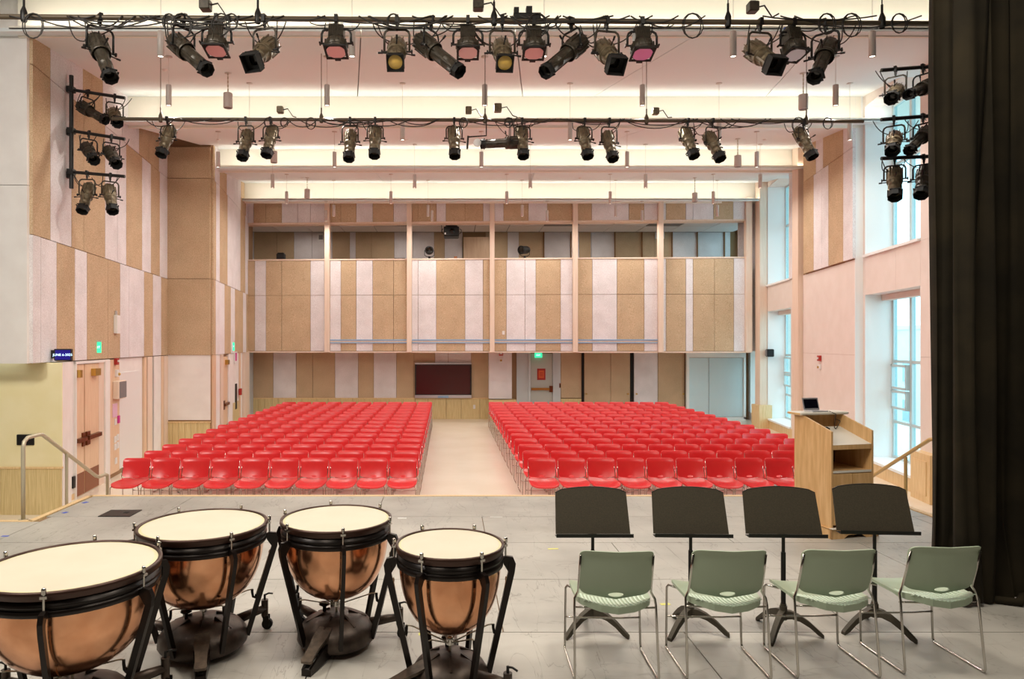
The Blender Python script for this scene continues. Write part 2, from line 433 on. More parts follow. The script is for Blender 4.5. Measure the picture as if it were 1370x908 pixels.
# lower wall: door, service panel, white niche, columns
def low(name, m, a, b, z0, z1, t0, t1, parent=None, fn=Lp):
    return slab(fn(b), fn(a), z0, z1, t0, t1).build(name, m, parent or wl)
H0 = FLOOR
low('white_pier', 'plaster', 83.5, 97, H0, ZA-0.01, -0.012, 0.02)
low('plinth', 'wood', 83.5, 97, H0, H0+0.1, 0.02, 0.03)
low('service_panel', 'pink_wood', 143.5, 157, H0+0.10, ZA-0.02, -0.012, 0.04)
low('plaster_strip', 'plaster', 157.2, 190, H0+0.1, ZA-0.01, -0.012, 0.004)
low('whiteboard', 'plastic_white', 158, 185.5, H0+0.12, CAM_Z-0.6, 0.004, 0.022)
low('wood_strip', 'pink_wood', 190.2, 193, H0, ZA-0.01, -0.012, 0.05)
low('column_strip', 'column', 194, 200.2, H0, ZA-0.01, -0.012, 0.06)
low('dark_slot', 'black_matte', 200.4, 202, H0, ZA-0.01, -0.012, 0.01)
low('pocket_door', 'plaster', 203, 212.5, H0, ZA-0.01, -0.012, 0.05)
low('wood_strip', 'pink_wood', 213, 216, H0, ZA-0.01, -0.012, 0.05)
low('column_strip', 'column', 216.2, 221.8, H0, ZA-0.01, -0.012, 0.06)
# return facing the stage
YR = 17.18
ra, rb = X(222, YR), X(282, YR)
wr = structure('wall_left.001')
MB().box(((ra+rb)/2-0.5, YR+0.18, (FLOOR+7.4)/2), (rb-ra+1.0, 0.34, 7.4-FLOOR)).build('wall_body', 'backing', wr)
for z0, z1 in ((ZA, ZB), (ZB, ZC), (ZC, CAM_Z+4.93)):
    MB().box(((ra+rb)/2, YR-0.02, (z0+z1)/2), (rb-ra-0.01, 0.05, z1-z0-2*GAP)).build('acoustic_panel', 'tan', wr)
MB().box(((ra+rb)/2, YR-0.005, (ZA+0.05+CAM_Z-1.98)/2), (rb-ra-0.02, 0.03, ZA-0.05-CAM_Z+1.98)).build('plaster_panel', 'plaster', wr)
nw = 7
for k in range(nw):
    w_ = (rb-ra-0.04)/nw
    MB().box((ra+0.02+w_*(k+0.5), YR-0.01, (FLOOR+CAM_Z-1.99)/2), (w_-0.006, 0.04, CAM_Z-1.99-FLOOR)).build('wainscot_board', 'ash', wr)
MB().box(((ra+rb)/2, YR-0.02, CAM_Z-1.98), (rb-ra, 0.07, 0.03)).build('wainscot_cap', 'wood', wr)
# far left wall
wl2 = structure('wall_left.002')
pa, pb = L2p(282.5), L2p(338.5)
slab(pb, pa, FLOOR, 7.4, -0.30, -0.012).build('wall_body', 'backing', wl2)
boards(wl2, L2p, [(282.6, 286, 't'), (286, 298, 'w'), (298, 306.5, 't'), (306.5, 312, 'w'), (312, 323, 't'), (323, 327.3, 'w'), (327.3, 330.5, 't')], ZA, ZB)
boards(wl2, L2p, [(282.6, 286.5, 't'), (286.5, 291.5, 'w'), (291.5, 302, 't'), (302, 315, 'w'), (315, 319.5, 'w'), (319.5, 326, 't'), (326, 330.5, 'w')], ZB, ZC)
boards(wl2, L2p, [(282.6, 285, 't'), (285, 291.5, 'w'), (291.5, 301, 't'), (301, 315, 'w'), (315, 320, 'w'), (320, 327, 't'), (327, 330.5, 'w')], ZC, ZD)
def low2(name, m, a, b, z0, z1, t0, t1): return low(name, m, a, b, z0, z1, t0, t1, wl2, L2p)
low2('wood_strip', 'pink_wood', 283, 286.3, H0, ZA, -0.012, 0.05)
low2('pocket_door', 'plaster', 286.6, 292.5, H0, ZA, -0.012, 0.03)
low2('column_strip', 'column', 292.8, 296, H0, ZA, -0.012, 0.06)
low2('plaster_strip', 'plaster', 304.5, 313.5, H0+0.9, ZA, -0.012, 0.03)
low2('wainscot_board', 'ash', 309.5, 318, H0, H0+0.9, -0.012, 0.04)
low2('wood_strip', 'pink_wood', 318.2, 320, H0, ZA, -0.012, 0.05)
low2('plaster_strip', 'plaster', 313.5, 318, H0+0.9, ZA, -0.012, 0.03)
low2('pocket_door', 'plaster', 320.2, 323, H0, ZA, -0.012, 0.02)
low2('column_strip', 'column', 323.3, 329.6, H0, ZA, -0.012, 0.10)
low2('plaster_strip', 'door_wall', 330.2, 338, H0, ZA, -0.012, 0.02)

# left doors
def door_leaf(parent, fn, a, b, z1, handle_at_far):
    leaf = slab(fn(b), fn(a), FLOOR+0.01, z1, -0.012, 0.03).build('door_leaf', 'pink_wood', parent)
    slab(fn(b), fn(a), FLOOR+0.02, FLOOR+0.40, 0.03, 0.036).build('kick_plate', 'brown_plate', leaf)
    p, q = fn(a), fn(b); z = FLOOR+0.98
    slab(fn(a+(b-a)*0.97), fn(a+(b-a)*0.05), z-0.035, z+0.035, 0.03, 0.10).build('panic_bar', 'bronze', leaf)
    e = (0.72, 0.96) if handle_at_far else (0.04, 0.28)
    slab(fn(a+(b-a)*e[1]), fn(a+(b-a)*e[0]), z-0.13, z+0.11, 0.03, 0.06).build('bar_housing', 'bronze', leaf)
    e = (0.45, 0.85) if not handle_at_far else (0.05, 0.3)
    slab(fn(a+(b-a)*e[1]), fn(a+(b-a)*e[0]), z1-0.22, z1-0.09, 0.03, 0.11).build('door_closer', 'brass', leaf)
    return leaf
d1 = structure('door_1')
door_leaf(d1, Lp, 98, 110, ZA-0.07, True)
door_leaf(d1, Lp, 111.2, 129.7, ZA-0.07, False)
low('door_frame', 'plaster', 97, 98, H0, ZA-0.02, -0.012, 0.06, d1)
low('door_frame', 'column', 130, 137, H0, ZA-0.02, -0.012, 0.03, d1)
low('door_frame', 'plaster', 137, 143, H0, ZA-0.02, -0.012, 0.06, d1)
low('door_head', 'plaster', 97, 143, ZA-0.06, ZA-0.012, -0.012, 0.05, d1)
d2 = structure('door_2')
door_leaf(d2, L2p, 296.6, 303.0, ZA-0.07, False)
low('door_frame', 'plaster', 303.2, 309, H0, ZA-0.02, -0.012, 0.05, d2, L2p)

# stage-side white pier and the alcove, warm light in its paint, at the stage-left stairs
wf = structure('wall_front_left')
xr_ = X(38, 10.11)
MB().box(((-9.4+xr_)/2, 10.235, (CAM_Z-0.30+4.28)/2), (xr_+9.4, 0.32, 4.28-CAM_Z+0.30)).build('plaster_panel', 'plaster', wf)
MB().box(((-9.4+xr_)/2, 10.235, (4.29+7.4)/2), (xr_+9.4, 0.32, 7.4-4.29)).build('plaster_panel', 'plaster', wf)
YA = 10.6
xc = X(83, YA)
MB().box(((-9.4+xc)/2, YA+0.005, (CAM_Z-1.94+CAM_Z-0.3)/2), (xc+9.4, 0.02, 1.64)).build('plaster_panel', 'warm_lit_wall', wf)
MB().prism([(xc, YA+0.015), tuple(Lp(97.0)), tuple(Lp(97.0)+Vector((-0.4, 0))), (xc-0.5, YA+0.015)], FLOOR, ZA-0.01).build('side_pier', 'plaster', wf)
zw = CAM_Z-1.94
xs = [-9.4, -8.6, -7.8, X(2, YA), xc]
for a, b in zip(xs, xs[1:]):
    MB().box(((a+b)/2, YA-0.005, (FLOOR+zw)/2), (b-a-0.008, 0.03, zw-FLOOR)).build('wainscot_board', 'ash', wf)
MB().box(((-9.4+xc)/2, YA-0.01, zw+0.01), (xc+9.42, 0.05, 0.03)).build('wainscot_cap', 'wood', wf)

# ------------------------------------------------------------------ balcony front and back wall
BL, BR = Vector((X(326, 22.67), 22.67)), Vector((X(1004, 21.95), 21.95))
BU = (BR-BL); BU_L = BU.length; BUN = BU.normalized()
def Bp(px):                                   # plan point on the balcony front at photo column px
    k = (px-602)/F                            # solve BL + s*BUN on the ray x = k*y
    s = (k*BL.y-BL.x)/(BUN.x-k*BUN.y); return BL+BUN*s
BZ0, BZJ, BZ1, BZ2, BZ3 = 1.69, 3.53, 4.70, 5.88, 6.61
wb = structure('wall_back')
def bslab(a, b, z0, z1, t0, t1, name, m, parent=wb): return slab(Bp(b), Bp(a), z0, z1, t0, t1).build(name, m, parent)
bslab(326, 1004, BZ0, BZ1-0.02, -0.35, -0.012, 'parapet_body', 'backing')
bslab(326, 1004, BZ2+0.05, BZ3, -0.35, -0.012, 'header_body', 'backing')
bslab(326, 1004, BZ1-0.02, BZ1+0.025, -0.35, 0.06, 'parapet_cap', 'column')
bslab(326, 1004, BZ2, BZ2+0.05, -0.35, 0.06, 'header_trim', 'column')
bslab(326, 1004, BZ0-0.05, BZ0-0.004, -1.9, 0.03, 'soffit', 'column')
c5 = lambda v: 310+v*0.33036
c6 = lambda v: 650+v*0.33051
low_bays = [(c5, '65t95w140t204t320w380'), (c5, '400w443t505w572t656t711'), (c5, '730w755w829t945w1018t1045'),
            (c6, '35t83w158w202t302w350'), (c6, '370t430w530t640w694'), (c6, '714w728t808w837t924t1002w1047')]
top_bays = [(c5, '65w90t140t204w268w320w380'), (c5, '400t443t505w572t656w711'), (c5, '730t755t829w868t945t1018w1045'),
            (c6, '35w72t172w248t350'), (c6, '370t428w578t640w694'), (c6, '714w728t808w837w920t1000w1047')]
import re
def parse(fn, s):
    t = re.findall(r'\d+|[tw]', s)
    return [(fn(int(t[i])), fn(int(t[i+2])), t[i+1]) for i in range(0, len(t)-2, 2)]
for fn, s in low_bays:
    sp = parse(fn, s)
    boards(wb, Bp, sp, BZ0, BZJ, 0.04); boards(wb, Bp, sp, BZJ, BZ1-0.02, 0.04)
for fn, s in top_bays:
    boards(wb, Bp, parse(fn, s), BZ2+0.05, BZ3, 0.04)
for a, b in ((325.5, 331), (435.6, 442), (545, 551.2), (655.3, 661.5), (765.8, 772.3), (879.5, 886), (996, 1003.8)):
    bslab(a, b, BZ0-0.03, BZ3, -0.05, 0.16, 'column', 'column')
for a, b in ((442.2, 544.8), (551.4, 655.1), (661.7, 765.6), (772.5, 879.3)):      # blue-edged screen slot below
    bslab(a, b, 2.035, 2.075, 0.03, 0.07, 'slot_trim', 'blue_trim')
    bslab(a, b, 1.985, 2.035, 0.03, 0.05, 'slot_face', 'column')
    bslab(a, b, 1.95, 1.985, 0.03, 0.07, 'slot_trim', 'blue_trim')
for z0_, z1_ in ((BZ0, BZJ), (BZJ, 7.2)): MB().box((10.05, 22.75, (z0_+z1_)/2), (0.9, 0.05, z1_-z0_-0.012)).build('acoustic_panel', 'white', wb)
# balcony room behind the openings
YI = 25.6
wb2 = structure('wall_back.001')
def iboard(px0, px1, m, z0=BZ1-1.2, z1=BZ2+0.3, y=YI, name='acoustic_panel', t=0.05):
    x0, x1 = X(px0, y), X(px1, y)
    return MB().box(((x0+x1)/2, y+t/2, (z0+z1)/2), (x1-x0-0.012, t, z1-z0)).build(name, m, wb2)
MB().box((1.5, YI+0.2, 4.8), (21, 0.25, 5.4)).build('wall_body', 'backing', wb2)
for fn, s in ((c5, '40w90t183t252w325w408t478w502t566t658w733'), (c5, '733w820t862w935'), (c6, '-1t35t88w134t235w370w378t425w428w523t633t683t755w857w967w990')):
    t = re.findall(r'-?\d+|[tw]', s)
    for i in range(0, len(t)-2, 2):
        iboard(fn(int(t[i])), fn(int(t[i+2])), 'tan' if t[i+1] == 't' else 'white')
MB().box((1.5, 24.25, BZ1-1.25), (20, 2.7, 0.1)).build('balcony_floor', 'backing', wb2)
iboard(c5(938), c5(1044), 'pink_wood', z1=BZ2+0.04, y=YI-0.08, name='balcony_door')
for a in (c6(235), c6(345), c6(523), c6(633), c6(755), c6(857), c6(967)):
    iboard(a-0.9, a+0.9, 'dark_wood', y=YI-0.06, name='edge_strip')
MB().box((-7.6, 24.2, 5.0), (0.2, 3.0, 4.0)).build('side_wall', 'plaster', wb2)
tiles = structure('ceiling.001')
zt = BZ2+0.20
MB().box((1.5, 24.25, zt+0.06), (18, 2.7, 0.06)).build('ceiling_grid', 'vent', tiles)
for i in range(15):
    for j in range(2):
        m = 'vent' if (i, j) in ((2, 0), (4, 0), (9, 0), (12, 0)) else 'tile'
        MB().box((-7.5+1.2*(i+0.5), 22.92+1.2*(j+0.5), zt+0.02), (1.17, 1.17, 0.04)).build('ceiling_tile', m, tiles)

# wall under the balcony
wb3 = structure('wall_back.002')
MB().box((1.5, YB+0.2, 0.7), (21, 0.3, 3.2)).build('wall_body', 'backing', wb3)
z0, z1 = Zh(532, YB), 1.70
def uboard(px0, px1, m, z0=z0, z1=z1, y=YB, name='acoustic_panel', t=0.05):
    x0, x1 = X(px0, y), X(px1, y)
    return MB().box(((x0+x1)/2, y+t/2, (z0+z1)/2), (x1-x0-0.012, t, z1-z0)).build(name, m, wb3)
t = re.findall(r'\d+|[tw]', '75t168w261t328t418w512t575w667t738t823w877w970t1040')
for i in range(0, len(t)-2, 2): uboard(c5(int(t[i])), c5(int(t[i+2])), 'tan' if t[i+1] == 't' else 'white')
uboard(654, 685, 'white', y=YB-0.45, t=0.5)
uboard(750.3, 778, 'tan', z1=1.70)
edges = [337, 346, 354, 364, 372, 390, 404, 424, 439, 456, 472, 488, 504, 520, 539, 555.5, 572.5, 597, 617, 642, 654]
for a, b in zip(edges, edges[1:]): uboard(a, b, 'ash', FLOOR, z0-0.03, YB-0.03, 'wainscot_board')
uboard(654, 691, 'ash', FLOOR, z0-0.03, YB-0.5, 'wainscot_board', 0.53)
uboard(750.3, 778, 'ash', FLOOR, z0-0.03, YB-0.03, 'wainscot_board')
uboard(337, 654, 'wood', z0-0.03, z0, YB-0.04, 'wainscot_cap')
uboard(691, 709, 'door_wall', FLOOR, z1, YB+0.0, 'plaster_panel')
uboard(740, 750.3, 'door_wall', FLOOR, z1, YB+0.0, 'plaster_panel')
uboard(709, 740, 'door_wall', Zh(471.5, YB), z1, YB+0.0, 'plaster_panel')
for a, b, m in ((781.8, 817, 'tan'), (817, 843, 'tan'), (848.3, 880, 'white'), (880.3, 916, 'tan')):
    uboard(a, b, m, FLOOR+0.02, z1, YB-0.10, 'sliding_panel', 0.06)
for a, b in ((778, 781.8), (843, 848.3), (916.2, 918)):
    uboard(a, b, 'black_matte' if a < 900 else 'dark_wood', FLOOR, z1, YB-0.04, 'dark_gap', 0.02)
for px in (784.5, 840, 851.5, 914):
    MB().cyl((X(px, YB-0.1), YB-0.10, Zh(526.5, YB)), (X(px, YB-0.1), YB-0.14, Zh(526.5, YB)), 0.03, 10).build('finger_pull', 'brass', wb3)
d3 = structure('door_3')
y = YB-0.02
leaf = MB().box(((X(710, y)+X(739, y))/2, y+0.02, (FLOOR+Zh(472.5, y))/2), (X(739, y)-X(710, y), 0.05, Zh(472.5, y)-FLOOR-0.02)).build('door_leaf', 'door_grey', d3)
MB().box(((X(710, y)+X(738, y))/2, y-0.05, Zh(520, y)), (X(737, y)-X(710.5, y), 0.07, 0.08)).build('panic_bar', 'brass', leaf)
MB().box((X(737, y), y-0.05, Zh(520, y)), (0.12, 0.09, 0.22)).build('bar_housing', 'bronze', leaf)
for a, b in ((707, 709.6), (739.4, 742)):
    MB().box(((X(a, y)+X(b, y))/2, y-0.01, (FLOOR+1.68)/2), (X(b, y)-X(a, y), 0.10, 1.68-FLOOR)).build('door_frame', 'door_wall', d3)
# frosted partition at the right end
gp = structure('window_3')
y = YB-0.25
for a, b in ((921.5, 947.7), (948.3, 994)):
    MB().box(((X(a, y)+X(b, y))/2, y, (Zh(557, y)+Zh(478.5, y))/2), (X(b, y)-X(a, y), 0.03, Zh(478.5, y)-Zh(557, y))).build('frosted_pane', 'frost', gp)
for a, b, c, d in ((918, 997, 470, 478), (918, 921.3, 478, 560), (994.2, 997, 478, 560), (918, 997, 557.5, 566)):
    MB().box(((X(a, y)+X(b, y))/2, y, (Zh(c, y)+Zh(d, y))/2), (X(b, y)-X(a, y), 0.12, Zh(c, y)-Zh(d, y))).build('window_frame', 'reveal', gp)

# ------------------------------------------------------------------ right wall
def Rl(y, off=0.0): return Vector((5.92+0.19*y+off, y))
RN = Vector((-1, 0.19)).normalized()
def rwall(parent, y0, y1, z0, z1, t0, t1, name, m, off=0.0):
    return slab(Rl(y0, off), Rl(y1, off), z0, z1, t0, t1).build(name, m, parent)
ZW = dict(lo=-0.45, hi=2.95, up=3.73, top=6.85)
def window_bay(wall, wn, ya, yb, w0, w1, far_wide=0.0):
    "wall with a lower and an upper window between depths w0 and w1"
    D = -0.60
    B = 'blush_wall'
    rwall(wall, ya, yb, FLOOR, ZW['lo'], D, 0, 'wall_base', 'wood')
    ymid = [w0, w0+(w1-w0)*0.4, w1]
    for a, b in zip(ymid, ymid[1:]): rwall(wall, a+0.002, b-0.002, ZW['hi'], ZW['up'], D, 0, 'wall_panel', B)
    rwall(wall, w0, w1, ZW['top'], 7.4, D, 0, 'wall_head', B)
    for a, b in ((ya, w0), (w1, yb)):
        if b-a > 0.02:
            for z0_, z1_ in ((ZW['lo'], 1.71), (1.714, ZW['up']), (ZW['up']+0.004, 7.4)):
                rwall(wall, a+0.001, b-0.001, z0_, z1_, D, 0, 'wall_panel', B)
    # bright reveal linings and sills
    for z0_, z1_ in ((ZW['lo'], ZW['hi']), (ZW['up'], ZW['top'])):
        rwall(wall, w1-0.012, w1-0.002, z0_, z1_, D+0.01, -0.002, 'window_reveal', 'reveal')
        rwall(wall, w0+0.002, w0+0.012, z0_, z1_, D+0.01, -0.002, 'window_reveal', 'reveal')
    win = structure(wn)
    t0, t1 = D+0.02, D+0.09
    for (z0_, z1_, cuts) in ((ZW['lo'], ZW['hi'], (0.35, 1.58)), (ZW['up'], ZW['top'], (5.6,))):
        rwall(win, w0, w1, z0_, z0_+0.05, D-0.05, 0.05, 'window_sill', 'reveal')
        frames = [(w0+0.012, w0+0.07), (w1-0.07, w1-0.012)]
        n = 3
        ys = [w0+0.07+(w1-w0-0.14)*k/n for k in range(n+1)]
        for k in range(1, n): frames.append((ys[k]-0.045, ys[k]+0.045))
        for a, b in frames: rwall(win, a, b, z0_+0.05, z1_, t0, t1, 'window_mullion', 'win_frame')
        for a, b in frames: rwall(win, b, b+0.03, z0_+0.05, z1_, t0+0.01, t1-0.01, 'window_gasket', 'win_dark')
        zs = [z0_+0.05]+list(cuts)+[z1_]
        for zc in zs[1:-1]+[z1_-0.03, z0_+0.08]: rwall(win, w0+0.07, w1-0.07, zc-0.03, zc+0.03, t0, t1-0.005, 'window_transom', 'win_frame')
        for k in range(n):
            for a, b in zip(zs, zs[1:]):
                rwall(win, ys[k], ys[k+1], a, b, (t0+t1)/2-0.006, (t0+t1)/2+0.006, 'window_pane', 'glass')
    rwall(win, w0+0.02, w1-0.02, ZW['hi']-0.12, ZW['hi']-0.005, t1+0.02, t1+0.2, 'shade_box', 'blush_wall')
    # tilted vent sash in the far bay of the lower window
    yA, yB = ys[2]+0.05, ys[3]-0.02
    for a, b in ((0.62, 1.00), (1.02, 1.52)):
        rwall(win, yA, yB, a, a+0.05, t1, t1+0.06, 'vent_sash', 'win_frame'); rwall(win, yA, yB, b-0.05, b, t1, t1+0.06, 'vent_sash', 'win_frame')
        rwall(win, yA, yA+0.05, a, b, t1, t1+0.06, 'vent_sash', 'win_frame'); rwall(win, yB-0.05, yB, a, b, t1, t1+0.06, 'vent_sash', 'win_frame')
    return win
wr1 = structure('wall_right')
window_bay(wr1, 'window_1', 10.3, 14.30, 11.86, 14.17)
rwall(wr1, 11.2, 11.85, FLOOR, 0.10, 0.0, 0.16, 'wood_plinth', 'wood')
rwall(wr1, 11.3, 11.75, FLOOR+0.12, -0.02, 0.16, 0.172, 'plinth_panel', 'wood')
wr2 = structure('wall_right.001')                                 # block with acoustic boards
OB = -0.15
rwall(wr2, 14.30, 17.70, FLOOR, 7.4, -0.7, -0.012, 'wall_body', 'backing', OB)
for a, b in ((14.31, 17.64),):
    rwall(wr2, a, b, FLOOR+0.01, 1.70, -0.012, 0.0, 'wall_panel', 'blush_wall', OB)
    rwall(wr2, a, b, 1.704, 3.70, -0.012, 0.0, 'wall_panel', 'blush_wall', OB)
rwall(wr2, 14.29, 14.31, FLOOR, 7.4, -0.2, 0.002, 'wall_corner', 'reveal', OB)
def Rp(px):
    k = (px-602)/F; y = (5.92+OB)/(k-0.19); return Vector((k*y, y))
def rboards(spans, z0_, z1_):
    for a, b, c in spans:
        p, q = Rp(b), Rp(a); d = (q-p).normalized()*GAP
        slab(p+d, q-d, z0_+GAP, z1_-GAP, 0, 0.06).build('acoustic_panel', 'tan' if c == 't' else 'white', wr2)
rboards([(1078, 1092, 't'), (1092, 1103, 'w'), (1103, 1112, 'w'), (1112, 1132, 't'), (1132, 1145, 'w')], 3.72, CAM_Z+4.10)
rboards([(1078, 1095, 't'), (1095, 1104.7, 'w'), (1104.7, 1123, 't'), (1123, 1132, 't'), (1132, 1145, 'w')], CAM_Z+4.10, 7.3)
MB().box((X(1072.5, 17.65), 17.80, (FLOOR+7.4)/2), (0.19, 0.30, 7.4-FLOOR)).build('column', 'column', wr2)
wr3 = structure('wall_right.002')
window_bay(wr3, 'window_2', 17.70, 21.52, 19.13, 21.5)
rwall(wr3, 18.3, 19.1, 3.75, 7.3, 0.0, 0.06, 'acoustic_panel', 'white')
wr4 = structure('wall_right.003')
MB().box((X(1022, 21.5), 21.68, (FLOOR+7.4)/2), (0.24, 0.34, 7.4-FLOOR)).build('column', 'column', wr4)
MB().box((X(1021, 21.5), 21.60, FLOOR+0.36), (0.40, 0.55, 0.72)).build('wood_plinth', 'wood', wr4)
rwall(wr4, 21.5, 22.75, FLOOR, 7.4, -0.7, -0.02, 'wall_body', 'blush_wall')
rwall(wr4, 22.75, 24.2, 1.7, 3.6, -0.7, -0.02, 'wall_body', 'blush_wall')
rwall(wr4, 22.75, 24.2, FLOOR, -0.45, -0.7, -0.02, 'wall_body', 'blush_wall')
rwall(wr4, 23.75, 24.2, -0.45, 1.7, -0.7, -0.02, 'wall_body', 'reveal')
rwall(wr4, 22.75, 26.0, 6.3, 7.4, -0.7, -0.02, 'wall_body', 'blush_wall')
rwall(wr4, 25.4, 26.0, 3.6, 6.3, -0.7, -0.02, 'wall_body', 'reveal')
w4 = structure('window_4')
for z0_, z1_, yb in ((-0.45, 1.7, 23.75), (3.6, 6.3, 25.4)):
    rwall(w4, 22.75, yb, z0_, z1_, -0.5, -0.488, 'window_pane', 'glass')
    for a, b in ((22.75, 22.83), (yb-0.08, yb)): rwall(w4, a, b, z0_, z1_, -0.54, -0.45, 'window_mullion', 'win_frame')
    rwall(w4, 22.83, yb-0.08, z0_, z0_+0.08, -0.54, -0.45, 'window_transom', 'win_frame'); rwall(w4, 22.83, yb-0.08, z1_-0.08, z1_, -0.54, -0.45, 'window_transom', 'win_frame')
rwall(wr4, 21.86, 22.3, 3.75, 7.2, -0.02, 0.04, 'acoustic_panel', 'tan')
rwall(wr4, 22.31, 22.8, 3.75, 7.2, -0.02, 0.04, 'acoustic_panel', 'white')

# ------------------------------------------------------------------ stage house behind and beside the lens
sh = structure('wall_stage')
MB().box((-9.5, 3.3, 3.2), (0.2, 15, 8.6)).build('wall_body', 'black_wall', sh)
MB().box((9.1, 3.4, 3.2), (0.2, 15.4, 8.6)).build('wall_body', 'black_wall', sh)
MB().box((0, -4.1, 3.2), (19, 0.2, 8.6)).build('wall_body', 'black_wall', sh)
sc = structure('ceiling.002')
MB().box((0, 0.8, 7.3), (19, 10.2, 0.15)).build('ceiling_slab', 'black_wall', sc)

# ------------------------------------------------------------------ ceiling: rising clouds with a lit cove at each step
ce = structure('ceiling')
MB().box((1.8, 16.5, 7.475), (23, 22, 0.15)).build('ceiling_slab', 'ceiling', ce)
HN, HF = CAM_Z+4.49, CAM_Z+5.14                # underside at the leading edge, at the rear edge
def left_x(y):
    if y < 10.11: return -7.6
    if y < 17.18: return -4.95-0.128*y-0.05
    return -3.725-0.1336*y-0.05
def cloud(k, y0, y1, seams):
    "one cloud cut along its control joints; seams are (x near, x far)"
    xl0, xl1 = left_x(y0+0.01), left_x(y1-0.01)
    xr0, xr1 = 5.92+0.19*y0+0.55, 5.92+0.19*y1+0.55
    if k == 0: xl0 = xl1 = -9.4; xr0 = xr1 = 9.0
    cuts = [(xl0, xl1)]+seams+[(xr0, xr1)]
    h1 = HN+(HF-HN)*(y1-y0)/(COVE_Z[1]-COVE_Z[0]+0.42)
    for (a0, a1), (b0, b1) in zip(cuts, cuts[1:]):
        g = 0.008
        lo = [(a0+g, y0, HN), (b0-g, y0, HN), (b1-g, y1, h1), (a1+g, y1, h1)]
        hi = [(x, y, z+0.05) for x, y, z in lo]
        MB().loft([lo, hi], 0, cap=True).build('ceiling_panel', 'ceiling', ce)
SEAMS = [[(-1.2, -1.5), (1.3, 1.6)],
         [(-1.28, -1.93), (0.94, 1.52), (3.63, 3.0), (5.4, 6.6)],
         [(-2.3, -2.7), (1.5, 2.0), (4.4, 3.6)],
         [(-2.0, -2.1), (2.2, 2.6), (5.6, 5.2)],
         [(-2.0, -2.1), (3.0, 3.3), (7.0, 7.2)]]
ends = COVE_Z[1:]+[22.6]
for k, y0 in enumerate(COVE_Z):
    y1 = ends[k]+(0.42 if k < 4 else 0.0)
    cloud(k, y0, y1-0.004, SEAMS[k])
    fx0, fx1 = (left_x(y0+0.42)-0.02 if k else -9.4), (5.92+0.19*y0+0.2 if k else 8.9)
    fy = y0+0.44
    if k == 1: fy, fx0 = 10.05, X(25, 10.05)
    MB().box(((fx0+fx1)/2, fy, CAM_Z+4.95), (fx1-fx0, 0.04, 0.9)).build('cove_fascia', 'fascia', ce)
    MB().box(((fx0+fx1)/2, y0+0.012, HN+0.055), (fx1-fx0, 0.024, 0.05)).build('cove_lip', 'fascia', ce)
    MB().box(((fx0+fx1)/2, y0+0.045, HN+0.062), (fx1-fx0-0.1, 0.03, 0.008)).build('light_strip', 'led', ce)
# right-hand closing strips above the upper windows are part of wall_right (wall_head)

# street side, seen through the glass
gr = struct(MB().box((60, 20, -5.1), (90, 120, 0.2)).build('ground', 'asphalt'))
for i, (bx, by, bw, bh) in enumerate(((42, 10, 10, 7), (46, 30, 12, 10), (40, 52, 10, 8))):
    b = thing('distant_building', ('low pale building beyond the nearest window', 'taller pale building beyond the right-hand windows', 'pale building beyond the far right window')[i], 'building', (bx, by, -5.0))
    MB().box((0, 0, bh/2), (bw, 14, bh)).build('facade', 'city', b)
    for fz in range(int(bh/3)):
        for fy in range(5):
            MB().box((-bw/2-0.02, -5.4+2.7*fy, 1.8+3*fz), (0.1, 1.4, 1.6)).build('window', 'city_glass', b)
    MB().box((0, 0, bh+0.15), (bw+0.3, 14.3, 0.3)).build('roof', 'city', b)
